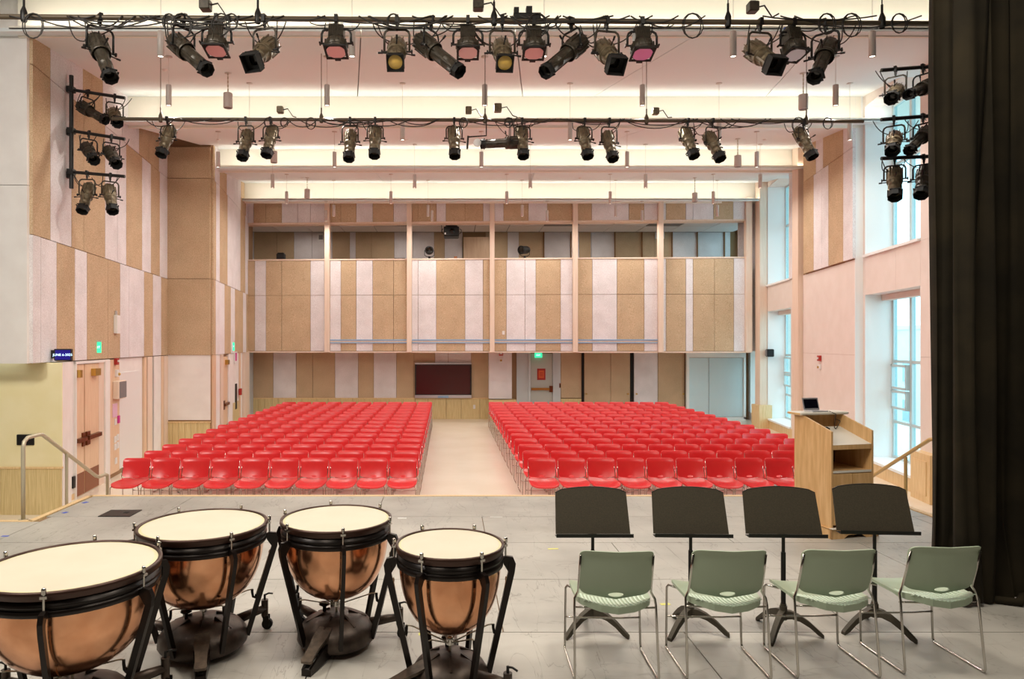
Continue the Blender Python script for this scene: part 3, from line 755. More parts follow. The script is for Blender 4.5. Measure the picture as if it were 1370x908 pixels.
# ------------------------------------------------------------------ stacking chairs (green on stage, red in the hall)
def chair_meshes(shell, pale, lx):
    out = []
    # backrest: rings from the oval grip hole out to the rounded outline
    N, R_ = 40, 8
    def back_pt(x, z):
        k = (z-0.46)/0.32
        y = -0.185-0.070*k+0.045*(x/0.215)**2*(1-0.25*k)-0.02*math.sin(PI*min(max(k, 0), 1))
        y -= 0.030*max(0, (k-0.82)/0.18)**2
        return Vector((x, y, z))
    rings = []
    for r in range(R_+1):
        t = r/R_; L = []
        for i in range(N):
            a = 2*PI*i/N; c, s = math.cos(a), math.sin(a)
            e = 2/9.0 if s > 0 else 2/7.0
            ox = 0.219*math.copysign(abs(c)**e, c); oz = 0.636+0.144*math.copysign(abs(s)**e, s)
            ox *= 1-0.035*min(1, max(0, (0.78-oz)/0.29))
            if s > 0: oz += 0.006*(ox/0.217)**2-0.003
            else: oz -= 0.020*math.exp(-(ox/0.075)**2)
            ix = 0.047*c; iz = 0.503+0.015*s
            L.append((ix+(ox-ix)*t, iz+(oz-iz)*t))
        rings.append(L)
    mb = MB()
    for off, flip in ((0.006, False), (-0.006, True)):
        loops = []
        for L in rings:
            P = [back_pt(x, z)+Vector((0, off, 0)) for x, z in L]
            loops.append(P if not flip else list(reversed(P)))
        mb.loft(loops, 0, False, True, True)
    o = rings[-1]
    for L, fl_ in ((rings[-1], 0), (rings[0], 1)):
        A = [back_pt(x, z)+Vector((0, 0.006, 0)) for x, z in L]; B = [back_pt(x, z)+Vector((0, -0.006, 0)) for x, z in L]
        mb.loft([A, B] if not fl_ else [B, A], 0, False, True, False)
    out.append(('backrest', mb.mesh('backrest', shell)))
    # seat pan
    mb = MB(); rings = []
    for r in range(7):
        t = r/6; L = []
        for i in range(N):
            a = 2*PI*i/N; c, s = math.cos(a), math.sin(a); e = 2/4.5
            x = 0.2265*math.copysign(abs(c)**e, c); y = 0.015+0.235*math.copysign(abs(s)**e, s)
            if s < 0: y -= 0.055*(1-(x/0.232)**2); x *= 1+0.02*s
            x, y = x*t, 0.0+(y-0.0)*t
            z = 0.435+0.022*(x/0.23)**2-0.02*(1-t*t)
            if y > 0.12: z -= 1.6*(y-0.12)**2
            if y < -0.13: z += 0.5*(y+0.13)**2+0.9*max(0, -0.12-y)*(x/0.23)**2*0.35
            L.append(Vector((x, y, z)))
        rings.append(L)
    mb.loft([[p+Vector((0, 0, 0.006)) for p in L] for L in rings], 0, False, True, True)
    mb.loft([list(reversed([p-Vector((0, 0, 0.012)) for p in L])) for L in rings], 0, False, True, True)
    L = rings[-1]
    drop = [0.012+0.022*min(1, max(0, (-0.10-p.y)/0.08)) for p in L]
    mb.loft([[p-Vector((0, 0, d_)) for p, d_ in zip(L, drop)], [p+Vector((0, 0, 0.006)) for p in L]], 0, False, True, False)
    L2 = [Vector((p.x*0.965, p.y*0.965, p.z)) for p in L]
    mb.loft([[p-Vector((0, 0, 0.010)) for p in L2], [p-Vector((0, 0, d_)) for p, d_ in zip(L, drop)]], 0, False, True, False)
    if pale:                                    # ribs across the rear of the seat
        for i in range(17):
            x = -0.184+0.023*i; lp = []
            for q in range(6):
                y = -0.05-(0.175+0.045*(1-(x/0.2)**2))*q/5
                tt = max(abs(x)/0.232, abs(y)/0.262)
                z = 0.4425+0.022*(x/0.23)**2-0.02*(1-tt*tt)+(0.5*(y+0.13)**2+0.315*max(0, -0.12-y)*(x/0.23)**2 if y < -0.13 else 0)
                lp.append([Vector((x-0.006, y, z-0.003)), Vector((x+0.006, y, z-0.003)), Vector((x+0.006, y, z+0.004)), Vector((x-0.006, y, z+0.004))])
            mb.loft(lp, 1, True)
    out.append(('seat', mb.mesh('seat', [shell, 'green_pale'])))
    for s in (-1, 1):                           # one bent rod per side: back upright, rear leg, floor runner, front leg
        pts = [(0.212, -0.235, 0.745), (0.214, -0.20, 0.62), (0.216, -0.165, 0.505), (lx-0.008, -0.172, 0.468), (lx-0.005, -0.185, 0.43), (lx, -0.232, 0.03), (lx, -0.225, 0.012),
               (lx, -0.20, 0.0085), (lx, 0.17, 0.0085), (lx, 0.19, 0.012), (lx-0.002, 0.196, 0.03), (lx-0.008, 0.205, 0.395), (lx-0.018, 0.20, 0.412), (0.18, 0.13, 0.412)]
        mb = MB().tube([(s*x, y, z) for x, y, z in pts], 0.0075, 7)
        out.append(('leg_frame', mb.mesh('leg_frame', 'chrome')))
    mb = MB().tube([(0.005-lx, 0.197, 0.21), (-0.12, 0.207, 0.20), (0.12, 0.207, 0.20), (lx-0.005, 0.197, 0.21)], 0.006, 6)
    out.append(('cross_rod', mb.mesh('cross_rod', 'chrome')))
    mb = MB().tube([(0.008-lx, -0.17, 0.415), (0, -0.16, 0.402), (lx-0.008, -0.17, 0.415)], 0.006, 6)
    out.append(('seat_brace', mb.mesh('seat_brace', 'chrome')))
    return out
def make_chair(name, meshes, loc, rz, label, group, scale):
    t = thing(name, label, 'chair', loc, rz, group)
    t.scale = (scale,)*3
    for n, me in meshes: place(n, me, t)
    return t
GREEN = chair_meshes('green', True, 0.246); RED = chair_meshes('red', False, 0.223)
for i, (px, ytop, rz) in enumerate(((828, 737, -1.5), (979, 736, -1.0), (1125, 735, 1.0), (1267, 731, 1.5))):
    y = 1.19*F/(ytop-459)
    make_chair('stacking_chair', GREEN, (X(px, y), y+0.25, 0), math.radians(rz),
               'sage green plastic chair, %s, in the stage row of four' % ('leftmost', 'second from left', 'third from left', 'rightmost, beside the black curtain')[i],
               'green chairs in a row on the stage', 0.98)
Z1 = 11.1
for side, n_col in (('left', 10), ('right', 12)):
    for r in range(15):
        zr = Z1*(1+0.0682*r)
        for c in range(n_col):
            if side == 'right' and (r, c) in ((0, 9), (0, 10), (0, 11), (1, 10), (1, 11), (2, 11)): continue   # wholly behind the lectern
            x = (-0.755-0.479*c) if side == 'left' else (1.486+0.479*c)
            x += -0.0035*(zr-Z1)
            make_chair('stacking_chair', RED, (x+random.uniform(-.0006, .0006), zr-0.27+random.uniform(-.008, .008), FLOOR), PI+random.uniform(-.003, .003),
                       'red plastic chair in %s block, %s row from stage, %s from centre aisle' % (side, ORD[r+1], ORD[c+1]),
                       'red audience chairs in the %s block' % side, 1.02)

# ------------------------------------------------------------------ timpani
def timpano(label, x, y, R, H, rot, pedal_rot, aim=0.0):
    t = thing('timpani_drum', label, 'drum', (x, y, 0), 0, 'timpani on the stage')
    N = 48
    MB().lathe([(0.001, H+0.001), (R*0.5, H+0.001), (R*0.90, H)], N).build('drumhead', 'head', t)
    MB().lathe([(R*0.90, H), (R*0.935, H-0.002), (R*0.95, H-0.004)], N).build('head_collar', 'head_edge', t)
    MB().lathe([(R*0.945, H-0.012), (R*0.945, H), (R*0.965, H+0.006), (R*0.995, H+0.004), (R*1.0, H-0.012), (R*0.985, H-0.02), (R*0.985, H-0.034), (R*0.97, H-0.038), (R*0.94, H-0.038)], N).build('counter_hoop', 'hoop', t)
    MB().lathe([(R*0.93, H-0.04), (R*0.965, H-0.042), (R*0.965, H-0.058), (R*0.982, H-0.061), (R*0.982, H-0.070), (R*0.955, H-0.074), (R*0.955, H-0.084), (R*0.976, H-0.087),
                (R*0.976, H-0.112), (R*0.955, H-0.117), (R*0.90, H-0.117)], N).build('bowl_ring', 'drum_black', t)
    depth = 0.38+0.22*(R-0.30); zb = H-0.108
    prof = [(R*0.93, zb)]
    for k in range(1, 15):
        a = PI/2*k/14
        prof.append((max(R*0.93*max(math.cos(a), 0)**0.74, 0.002), zb-depth*math.sin(a)**1.02))
    MB().lathe(prof, N).build('bowl', 'copper', t)
    bz = zb-depth                                           # bottom of the bowl
    # cast base: a flattened dome on a hexagonal skirt
    br = 0.60*R+0.03
    hub = 0.215
    b = MB().lathe([(br*0.95, 0.035), (br*1.02, 0.06), (br, 0.11), (br*0.86, 0.155), (br*0.6, 0.19), (br*0.3, hub-0.008), (0.002, hub)], 24, cap0=True).build('base', 'drum_base', t)
    b2 = MB()
    for k in range(6):                                       # raised webs on the casting
        a = rot+PI/6+k*PI/3
        b2.box((br*0.55*math.cos(a), br*0.55*math.sin(a), 0.185), (br*0.5, 0.012, 0.02), 0, R=Matrix.Rotation(a, 3, 'Z') @ Matrix.Rotation(math.radians(24), 3, 'Y'))
    b2.build('base_rib', 'drum_base', b)
    MB().cyl((0, 0, hub-0.01), (0, 0, bz-0.005), 0.007, 8).build('centre_rod', 'steel', t)
    MB().cyl((0, 0, hub+0.035), (0, 0, hub+0.065), 0.022, 10).ball((0, 0, hub+0.065), 0.02).build('spider_hub', 'chrome', t)
    for k in range(6):
        a = rot+k*PI/3; ca, sa = math.cos(a), math.sin(a); tn = Vector((-sa, ca, 0)); rd = Vector((ca, sa, 0))
        ro = R+0.045
        # strut: shoulder at the ring, then down and inward to the base
        path = [rd*(R*0.965)+Vector((0, 0, H-0.104)), rd*(R+0.012)+Vector((0, 0, H-0.090)), rd*(ro-0.008)+Vector((0, 0, H-0.094)), rd*ro+Vector((0, 0, H-0.118)), rd*(ro-0.004)+Vector((0, 0, H-0.16)), rd*(br*1.0)+Vector((0, 0, 0.07))]
        wdt = [0.013, 0.014, 0.016, 0.017, 0.015, 0.013]
        loops = []
        for i, p in enumerate(path):
            d = (path[min(i+1, 5)]-path[max(i-1, 0)]).normalized(); s_ = tn*0.012; n_ = d.cross(tn).normalized()*(wdt[i]+0.003)
            loops.append([p-s_-n_, p+s_-n_, p+s_+n_, p-s_+n_])
        st = MB().loft(loops, 0, True, True).build('strut', 'drum_black', t)
        # gusset of the shoulder
        MB().extr([rd*(R*0.97)+tn*-0.006+Vector((0, 0, H-0.10)), rd*ro+tn*-0.006+Vector((0, 0, H-0.11)), rd*(ro-0.01)+tn*-0.006+Vector((0, 0, H-0.185)), rd*(R*0.955+0.01)+tn*-0.006+Vector((0, 0, H-0.122))], tn*0.012).build('gusset', 'drum_black', st)
        # tuning rod with its cap
        q = rd*(R+0.008)
        rod = MB().cyl(q+Vector((0, 0, H-0.10)), q+Vector((0, 0, H+0.006)), 0.0055, 8).cyl(q+Vector((0, 0, H+0.002)), q+Vector((0, 0, H+0.022)), 0.011, 8).ball(q+Vector((0, 0, H+0.022)), 0.0115, n=8, m=6)
        rod.box(q+Vector((0, 0, H-0.012))-rd*0.010, (0.04, 0.03, 0.012), 0, a).build('tuning_rod', 'chrome', t)
        # pull rod, crank and spider arm
        e0 = rd*(ro-0.03)+Vector((0, 0, H-0.19)); e1 = rd*(br+0.055)+Vector((0, 0, hub+0.11))
        pr = MB().cyl(e0, e1, 0.0045, 6).cyl(e0, e0*0.93+e1*0.07, 0.009, 6)
        pr.build('pull_rod', 'steel', t)
        f0 = rd*(br+0.03)+Vector((0, 0, hub+0.145)); f1 = rd*0.02+Vector((0, 0, hub+0.05))
        arm = MB().tube([e1, e1+rd*-0.004+Vector((0, 0, -0.02)), e1-rd*0.02+Vector((0, 0, -0.012)), f0-Vector((0, 0, 0.02)), f0], 0.009, 6).build('crank', 'drum_black', t)
        MB().tube([f0, f0-rd*0.03+Vector((0, 0, -0.004)), f1], 0.004, 6).build('spider_arm', 'steel', t)
    # pedal towards the player
    pa = pedal_rot; pd = Vector((math.cos(pa), math.sin(pa), 0)); pn = Vector((-pd.y, pd.x, 0))
    Rm = Matrix.Rotation(pa, 3, 'Z') @ Matrix.Rotation(math.radians(17), 3, 'Y')
    frame = MB()
    for s in (-1, 1):
        frame.extr([pd*(br*0.7)+pn*(s*0.055)+Vector((0, 0, 0.02)), pd*(br+0.19)+pn*(s*0.03)+Vector((0, 0, 0.002)), pd*(br+0.19)+pn*(s*0.03)+Vector((0, 0, 0.045)), pd*(br*0.7)+pn*(s*0.055)+Vector((0, 0, 0.13))], pn*(-s*0.014))
    frame.box(pd*(br+0.185)+Vector((0, 0, 0.022)), (0.02, 0.06, 0.04), 0, pa)
    frame.build('pedal_frame', 'drum_black', t)
    pm = MB(); loops = []
    for u, w_ in ((-0.15, 0.040), (-0.12, 0.046), (-0.06, 0.046), (0.02, 0.036), (0.09, 0.033), (0.135, 0.036), (0.15, 0.028)):
        c = pd*(br+0.06)+Vector((0, 0, 0.128))
        loops.append([c+Rm @ Vector((u, s*w_, z)) for s, z in ((-1, -0.008), (1, -0.008), (1, 0.008), (-1, 0.008))])
    pm.loft(loops, 0, True).build('pedal', 'pedal_iron', t)
    # caster arms left and right behind the pedal
    for s in (-1, 1):
        a = pa+s*math.radians(118); d = Vector((math.cos(a), math.sin(a), 0)); e = d*(br+0.17)
        arm = MB().tube([d*(br*0.8)+Vector((0, 0, 0.12)), d*(br+0.08)+Vector((0, 0, 0.135)), e+Vector((0, 0, 0.14))], [0.034, 0.03, 0.024], 8)
        arm.cyl(e+Vector((0, 0, 0.09)), e+Vector((0, 0, 0.20)), 0.024, 10)
        arm.build('caster_arm', 'drum_base', t)
        c = MB().cyl(e+Vector((0.018, 0, 0.036))+Vector((0, -0.012, 0)), e+Vector((0.018, 0.012, 0.036)), 0.036, 14)
        cw = c.build('caster', 'rubber', t)
        MB().box(e+Vector((0.012, -0.018, 0.06)), (0.04, 0.006, 0.07)).box(e+Vector((0.012, 0.018, 0.06)), (0.04, 0.006, 0.07)).cyl(e+Vector((0, 0, 0.08)), e+Vector((0, 0, 0.1)), 0.02, 8).build('caster_fork', 'drum_black', cw)
        MB().cyl(e+Vector((0, 0, 0.20)), e+Vector((0, 0, 0.235)), 0.008, 6).tube([e+Vector((0, 0, 0.23)), e+d*0.03+Vector((0, 0, 0.235)), e+d*0.06+Vector((0, 0, 0.225))], 0.006, 6).build('brake_lever', 'black', t)
    kn = pd*(-0.02)+pn*(-br*0.38)
    MB().cyl(kn+Vector((0, 0, 0.17)), kn+Vector((0, 0, 0.235)), 0.012, 8).lathe([(0.002, 0.265), (0.032, 0.258), (0.036, 0.245), (0.012, 0.232)], 12, 0, kn).build('tension_knob', 'drum_black', t)
    return t
DEG = math.radians
timpano('largest copper timpani drum, nearest at the left edge of the stage', -1.947, 3.52, 0.432, 0.81, DEG(-16), DEG(-80))
timpano('large copper timpani drum, second from left, behind the largest one', -1.572, 4.35, 0.400, 0.80, DEG(12.5), DEG(-72))
timpano('medium copper timpani drum, third from left, behind the smallest one', -0.735, 4.42, 0.358, 0.82, DEG(-14.5), DEG(-104))
timpano('smallest copper timpani drum, rightmost and right of the other three', 0.0, 3.86, 0.308, 0.82, DEG(2), DEG(-155))

# ------------------------------------------------------------------ music stands
def music_stand(i, px, y, rz, ztop, twist):
    t = thing('music_stand', 'black metal music stand, %s of the four behind green chairs' % ('leftmost', 'second from left', 'third from left', 'rightmost, before the lectern,')[i],
              'music stand', (X(px, y), y, 0), rz, 'music stands on the stage')
    base = MB()
    for k in range(3):
        a = twist+k*2*PI/3; d = Vector((math.cos(a), math.sin(a), 0)); n = Vector((-d.y, d.x, 0))
        loops = []
        for u, zc, hh, ww in ((0.0, 0.135, 0.03, 0.022), (0.05, 0.135, 0.024, 0.022), (0.10, 0.118, 0.02, 0.021), (0.16, 0.08, 0.018, 0.02), (0.21, 0.035, 0.018, 0.019), (0.245, 0.010, 0.010, 0.017)):
            c = d*u+Vector((0, 0, zc))
            loops.append([c-n*ww-Vector((0, 0, hh)), c+n*ww-Vector((0, 0, hh)), c+n*ww*0.8+Vector((0, 0, hh)), c-n*ww*0.8+Vector((0, 0, hh))])
        MB().loft(loops, 0, True).build('leg', 'stand', t)
    MB().cyl((0, 0, 0.10), (0, 0, 0.19), 0.024, 12).cyl((0, 0, 0.19), (0, 0, 0.205), 0.019, 12).build('base_hub', 'stand', t)
    MB().cyl((0, 0, 0.15), (0, 0, 0.55), 0.0155, 12).build('outer_tube', 'black', t)
    MB().cyl((0, 0, 0.5), (0, 0, ztop-0.322), 0.011, 12).build('inner_tube', 'black', t)
    # desk: arched top, leaning away from the player
    lean = Matrix.Rotation(DEG(-17), 3, 'X'); zc = ztop-0.315
    out = []
    hw, hb, h = 0.243, 0.252, 0.285
    for k in range(13):
        u = -1+2*k/12; cx = u*hw
        out.append((cx, h+0.028*(1-u*u)-(0.012 if abs(u) > 0.97 else 0)))
    poly = [(hb, 0.0)]+[(x_, z_) for x_, z_ in reversed(out)]+[(-hb, 0.0)]
    P = [lean @ Vector((x_, -0.012, z_))+Vector((0, 0, zc)) for x_, z_ in poly]
    desk = MB().extr(P, lean @ Vector((0, 0.006, 0))).build('desk', 'stand', t)
    MB().tube([p+(lean @ Vector((0, 0.003, 0))) for p in P[1:-1]], 0.004, 6).build('desk_rim', 'black', desk)
    lip = MB()
    lip.box(Vector((0, -0.045, zc-0.002)), (0.514, 0.062, 0.004)).box(Vector((0, -0.075, zc+0.008)), (0.514, 0.004, 0.024))
    lip.build('lip', 'black', desk)
    MB().box(Vector((0, 0.030, zc+0.05)), (0.05, 0.03, 0.13), 0, R=lean).cyl((-0.05, 0.045, zc+0.07), (0.05, 0.045, zc+0.07), 0.012, 8).box((0, 0.015, zc-0.012), (0.03, 0.05, 0.02)).build('tilt_bracket', 'black', t)
music_stand(0, 793, 4.62, DEG(0), 0.975, DEG(92))
music_stand(1, 924, 4.62, DEG(-2), 0.975, DEG(100))
music_stand(2, 1048, 4.58, DEG(-2), 0.985, DEG(108))
music_stand(3, 1170, 4.62, DEG(-4), 0.995, DEG(75))

# ------------------------------------------------------------------ lectern with its laptop
lt = thing('lectern', 'maple lectern with sloping top, open shelf and two doors', 'lectern', (3.81, 6.82, 0), DEG(12.5))
# local frame: x along the operator's face, y to the audience
Wd, Dp, th = 0.50, 0.52, 0.02
side = [(0, 0.10), (0, 1.065), (0.40, 1.19), (Dp, 1.19), (Dp, 0.10)]
for x0 in (0, Wd-th):
    MB().extr([(x0, y, z) for y, z in side], (th, 0, 0)).build('side_panel', 'podium', lt)
MB().box((Wd/2, Dp-0.01, 0.645), (Wd-2*th-.002, 0.02, 1.09)).build('front_panel', 'podium', lt)
sl = MB().extr([(th, 0.005, 0.93), (th, 0.42, 1.06), (th, 0.42, 1.035), (th, 0.005, 0.905)], (Wd-2*th, 0, 0)).build('writing_surface', 'podium_top', lt)
MB().box((Wd/2, 0.012, 0.905), (Wd-2*th-.004, 0.02, 0.045)).build('front_rail', 'podium', lt)
MB().box((Wd/2, 0.25, 0.655), (Wd-2*th-.002, 0.48, 0.02)).build('shelf', 'podium', lt)
MB().box((Wd/2, 0.004, 0.66), (Wd-2*th-.004, 0.006, 0.022)).build('shelf_edge', 'podium_top', lt)
MB().box((Wd/2, 0.49, 0.78), (Wd-2*th-.004, 0.01, 0.22)).build('shelf_back', 'dark_wood', lt)
for k in (0, 1):
    MB().box((th+0.002+(Wd-2*th)*(0.25+0.5*k), 0.01, 0.385), ((Wd-2*th)/2-0.008, 0.018, 0.51)).build('door', 'podium', lt)
MB().box((Wd/2, 0.47, 1.205), (Wd+0.10, 0.20, 0.028), bev=0.008).build('top_ledge', 'podium_top', lt)
MB().box((-0.045, 0.47, 1.205), (0.012, 0.19, 0.02)).box((Wd+0.045, 0.47, 1.205), (0.012, 0.19, 0.02)).build('ledge_edge', 'podium', lt)
pl = MB()
pl.extr([(-0.03, -0.035, 0.0), (0.12, -0.035, 0.0), (0.17, -0.035, 0.035), (Wd-0.17, -0.035, 0.035), (Wd-0.12, -0.035, 0.0), (Wd+0.03, -0.035, 0.0), (Wd+0.03, -0.035, 0.10), (-0.03, -0.035, 0.10)], (0, 0.02, 0))
pl.extr([(-0.03, Dp+0.015, 0.0), (0.12, Dp+0.015, 0.0), (0.17, Dp+0.015, 0.035), (Wd-0.17, Dp+0.015, 0.035), (Wd-0.12, Dp+0.015, 0.0), (Wd+0.03, Dp+0.015, 0.0), (Wd+0.03, Dp+0.015, 0.10), (-0.03, Dp+0.015, 0.10)], (0, 0.02, 0))
for x0 in (-0.03, Wd+0.01): pl.box((x0+0.01, Dp/2, 0.05), (0.02, Dp+0.07, 0.10))
pl.box((Wd/2, Dp/2, 0.095), (Wd+0.06, Dp+0.07, 0.012))
pl.build('plinth', 'podium', lt)
MB().box((Wd/2, -0.03, 0.104), (Wd+0.06, 0.05, 0.006)).build('plinth_cap', 'podium_top', lt)
def local(o, p): return Matrix.LocRotScale(o.location, o.rotation_euler, None) @ Vector(p)
lap = thing('laptop', 'small silver laptop with dark screen on the lectern ledge', 'laptop', local(lt, (0.22, 0.46, 1.219)), DEG(14))
MB().box((0, 0.0, 0.006), (0.20, 0.13, 0.012), bev=0.004).build('laptop_base', 'silver', lap)
Rs = Matrix.Rotation(DEG(-14), 3, 'X')
lid = MB().box(Vector((0, 0.065, 0.012))+Rs @ Vector((0, 0, 0.065)), (0.20, 0.007, 0.13), R=Rs).build('laptop_lid', 'silver', lap)
MB().box(Vector((0, 0.065, 0.012))+Rs @ Vector((0, -0.0045, 0.066)), (0.172, 0.003, 0.098), R=Rs).build('laptop_screen', 'screen_black', lid)
kb = thing('control_panel', 'flat dark control panel lying on the lectern slope', 'control panel', local(lt, (0.21, 0.36, 1.041)), DEG(12.5))
MB().box((0, 0, 0.010), (0.15, 0.045, 0.012), R=Matrix.Rotation(DEG(17.4), 3, 'X')).build('panel_body', 'black', kb)
cb = MB().tube([Matrix.LocRotScale(lap.location, lap.rotation_euler, None).inverted() @ local(lt, p) for p in ((0.33, 0.40, 1.226), (0.36, 0.34, 1.20), (0.345, 0.345, 1.06), (0.36, 0.35, 1.046), (0.40, 0.37, 1.055), (0.45, 0.38, 1.12), (0.44, 0.44, 1.14))], 0.004, 6).build('power_cord', 'cable', lap)

# ------------------------------------------------------------------ stage curtain
def curtain():
    t = thing('stage_curtain', 'black velour stage curtain hanging in folds at right', 'curtain', (3.72, 5.2, 0))
    random.seed(3)
    ks = []; x = 0.0
    while x < 4.2:
        ks.append((x, random.choice((-1, 1))*random.uniform(0.06, 0.12))); x += random.uniform(0.09, 0.17)
    def depth(u, z):
        a = 0.12*math.sin(u*15+0.8*math.sin(u*5))+0.05*math.sin(u*31+1.3)+0.02*math.sin(u*53)
        return a*(1.0-0.15*z/6.5)
    nu, nz = 190, 12
    for name, m, u0, u1, dy in (('curtain_panel', 'velvet', 0.0, 4.2, 0.0),):
        front, back = [], []
        loopsF, loopsB = [], []
        for j in range(nz+1):
            z = 0.012+6.6*j/nz
            LF, LB = [], []
            for i in range(nu+1):
                u = u0+(u1-u0)*i/nu
                flare = 0.10*max(0, 1-z/0.5)*math.sin(u*9)
                xx = u+0.02*math.sin(u*40+z)+(0.018*z/6.6 if i == 0 else 0)
                yy = depth(u, z)+dy+flare
                LF.append(Vector((xx, yy, z))); LB.append(Vector((xx, yy+0.012, z)))
            loopsF.append(LF); loopsB.append(list(reversed(LB)))
        mb = MB().loft(loopsF, 0, False, False, True).loft(loopsB, 0, False, False, True)
        mb.loft([[l[0] for l in loopsF], [l[-1] for l in loopsB]], 0, False, False)
        mb.build(name, m, t)
    # the loose fold that hangs over the others at the leading edge, and the hem
    lf = MB(); L = []
    for j in range(13):
        z = 0.03+6.5*j/12; w = 0.20-0.05*math.sin(j*0.5)
        L.append([Vector((0.03+w*k/8, -0.13-0.05*math.sin(PI*k/8)-0.02*math.sin(j*.7+k), z)) for k in range(9)]+[Vector((0.03+w*k/8, -0.11, z)) for k in range(8, -1, -1)])
    lf.loft(L, 0, True, True, True).build('loose_fold', 'velvet', t)
    MB().tube([(0.02, 0.1, 0.03), (0.3, -0.05, 0.03), (0.5, -0.14, 0.03), (0.62, -0.02, 0.03), (0.9, 0.06, 0.03)], 0.028, 8).build('hem', 'velvet', t)
    MB().cyl((-0.05, 0.0, 6.63), (4.3, 0.0, 6.63), 0.024, 10).build('curtain_batten', 'black', t)
    for k in range(3): MB().cyl((0.4+1.6*k, 0, 6.64), (0.4+1.6*k, 0, 7.23), 0.005, 6).build('suspension_line', 'black', t)
curtain()

# ------------------------------------------------------------------ hand rails
hr = thing('hand_rail', 'pale painted tubular hand rail at the left stage stairs', 'hand rail', (-4.72, 7.55, 0))
MB().tube([(0, 0, 0.0), (0, 0, 0.80), (0.0, 0.02, 0.86), (0.0, 0.08, 0.895), (0.0, 0.30, 0.90), (0.0, 0.36, 0.89), (0.03, 1.50, 0.19), (0.03, 1.58, 0.165), (0.03, 1.74, 0.165), (0.03, 1.80, 0.14), (0.03, 1.80, FLOOR)], 0.022, 12).build('rail_tube', 'rail', hr)
MB().cyl((0.02, 0.82, 0.60), (0.02, 0.82, FLOOR+0.17), 0.019, 10).build('post', 'rail', hr)
MB().cyl((0, 0, 0), (0, 0, 0.008), 0.05, 12).build('foot_flange', 'rail', hr)
hr2 = thing('hand_rail', 'end of a second pale hand rail at the far left', 'hand rail', (-6.62, 9.2, FLOOR+0.17))
MB().tube([(0, 0, 0.0), (0, 0, 0.5), (0.0, -0.06, 0.56), (0.0, -0.8, 0.98)], 0.022, 10).build('rail_tube', 'rail', hr2)
hr3 = thing('hand_rail', 'golden tubular hand rail right of the lectern at right stairs', 'hand rail', (5.52, 7.4, 0))
MB().tube([(-0.0, -0.7, 0.86), (0, 0.35, 0.86), (0, 0.45, 0.845), (0.03, 1.75, 0.10), (0.03, 1.85, 0.08), (0.03, 1.85, FLOOR)], 0.022, 12).build('rail_tube', 'rail_wood', hr3)
MB().cyl((0.02, 0.90, 0.57), (0.02, 0.90, FLOOR), 0.019, 10).build('post', 'rail_wood', hr3)
MB().cyl((0, -0.65, 0.86), (0, -0.65, FLOOR), 0.019, 10).build('post', 'rail_wood', hr3)

# ------------------------------------------------------------------ small things on the stage floor
fp = thing('floor_pocket', 'black steel floor pocket lid in the left stage floor', 'floor box', (X(161, 7.82), 7.82, 0))
MB().box((0, 0, 0.004), (0.36, 0.30, 0.008)).build('lid', 'black', fp)
MB().box((0.06, 0.02, 0.009), (0.05, 0.06, 0.003)).build('finger_hole', 'black_matte', fp)
def tape(px, py, m, w, d, label, rz=0.0):
    y = CAM_Z*F/(py-459)
    o = MB().box((0, 0, 0.0008), (w, d, 0.0016)).build('tape_mark', m, None, (X(px, y), y, 0), (0, 0, rz)); tag(o, label, 'tape')
tape(740, 734, 'yellow', 0.10, 0.03, 'yellow tape mark left of the leftmost music stand', 0.1)
tape(890, 808, 'yellow', 0.075, 0.035, 'yellow tape mark between the two left green chairs', 0.1)
tape(563, 848, 'yellow', 0.03, 0.04, 'yellow tape mark behind the smallest drum')
tape(538, 693, 'white_tape', 0.10, 0.03, 'white tape mark behind the third drum')
tape(664, 691.3, 'white_tape', 0.14, 0.015, 'white tape strip near the centre stage edge')
tape(7, 717, 'blue_tape', 0.07, 0.03, 'blue tape mark at the far left stage floor')
tape(87, 685.5, 'blue_tape', 0.06, 0.05, 'blue tape mark by the left stage edge, nearer one', 1.2)
tape(114, 672, 'blue_tape', 0.07, 0.05, 'blue tape mark by the left stage edge, farther one', 1.2)
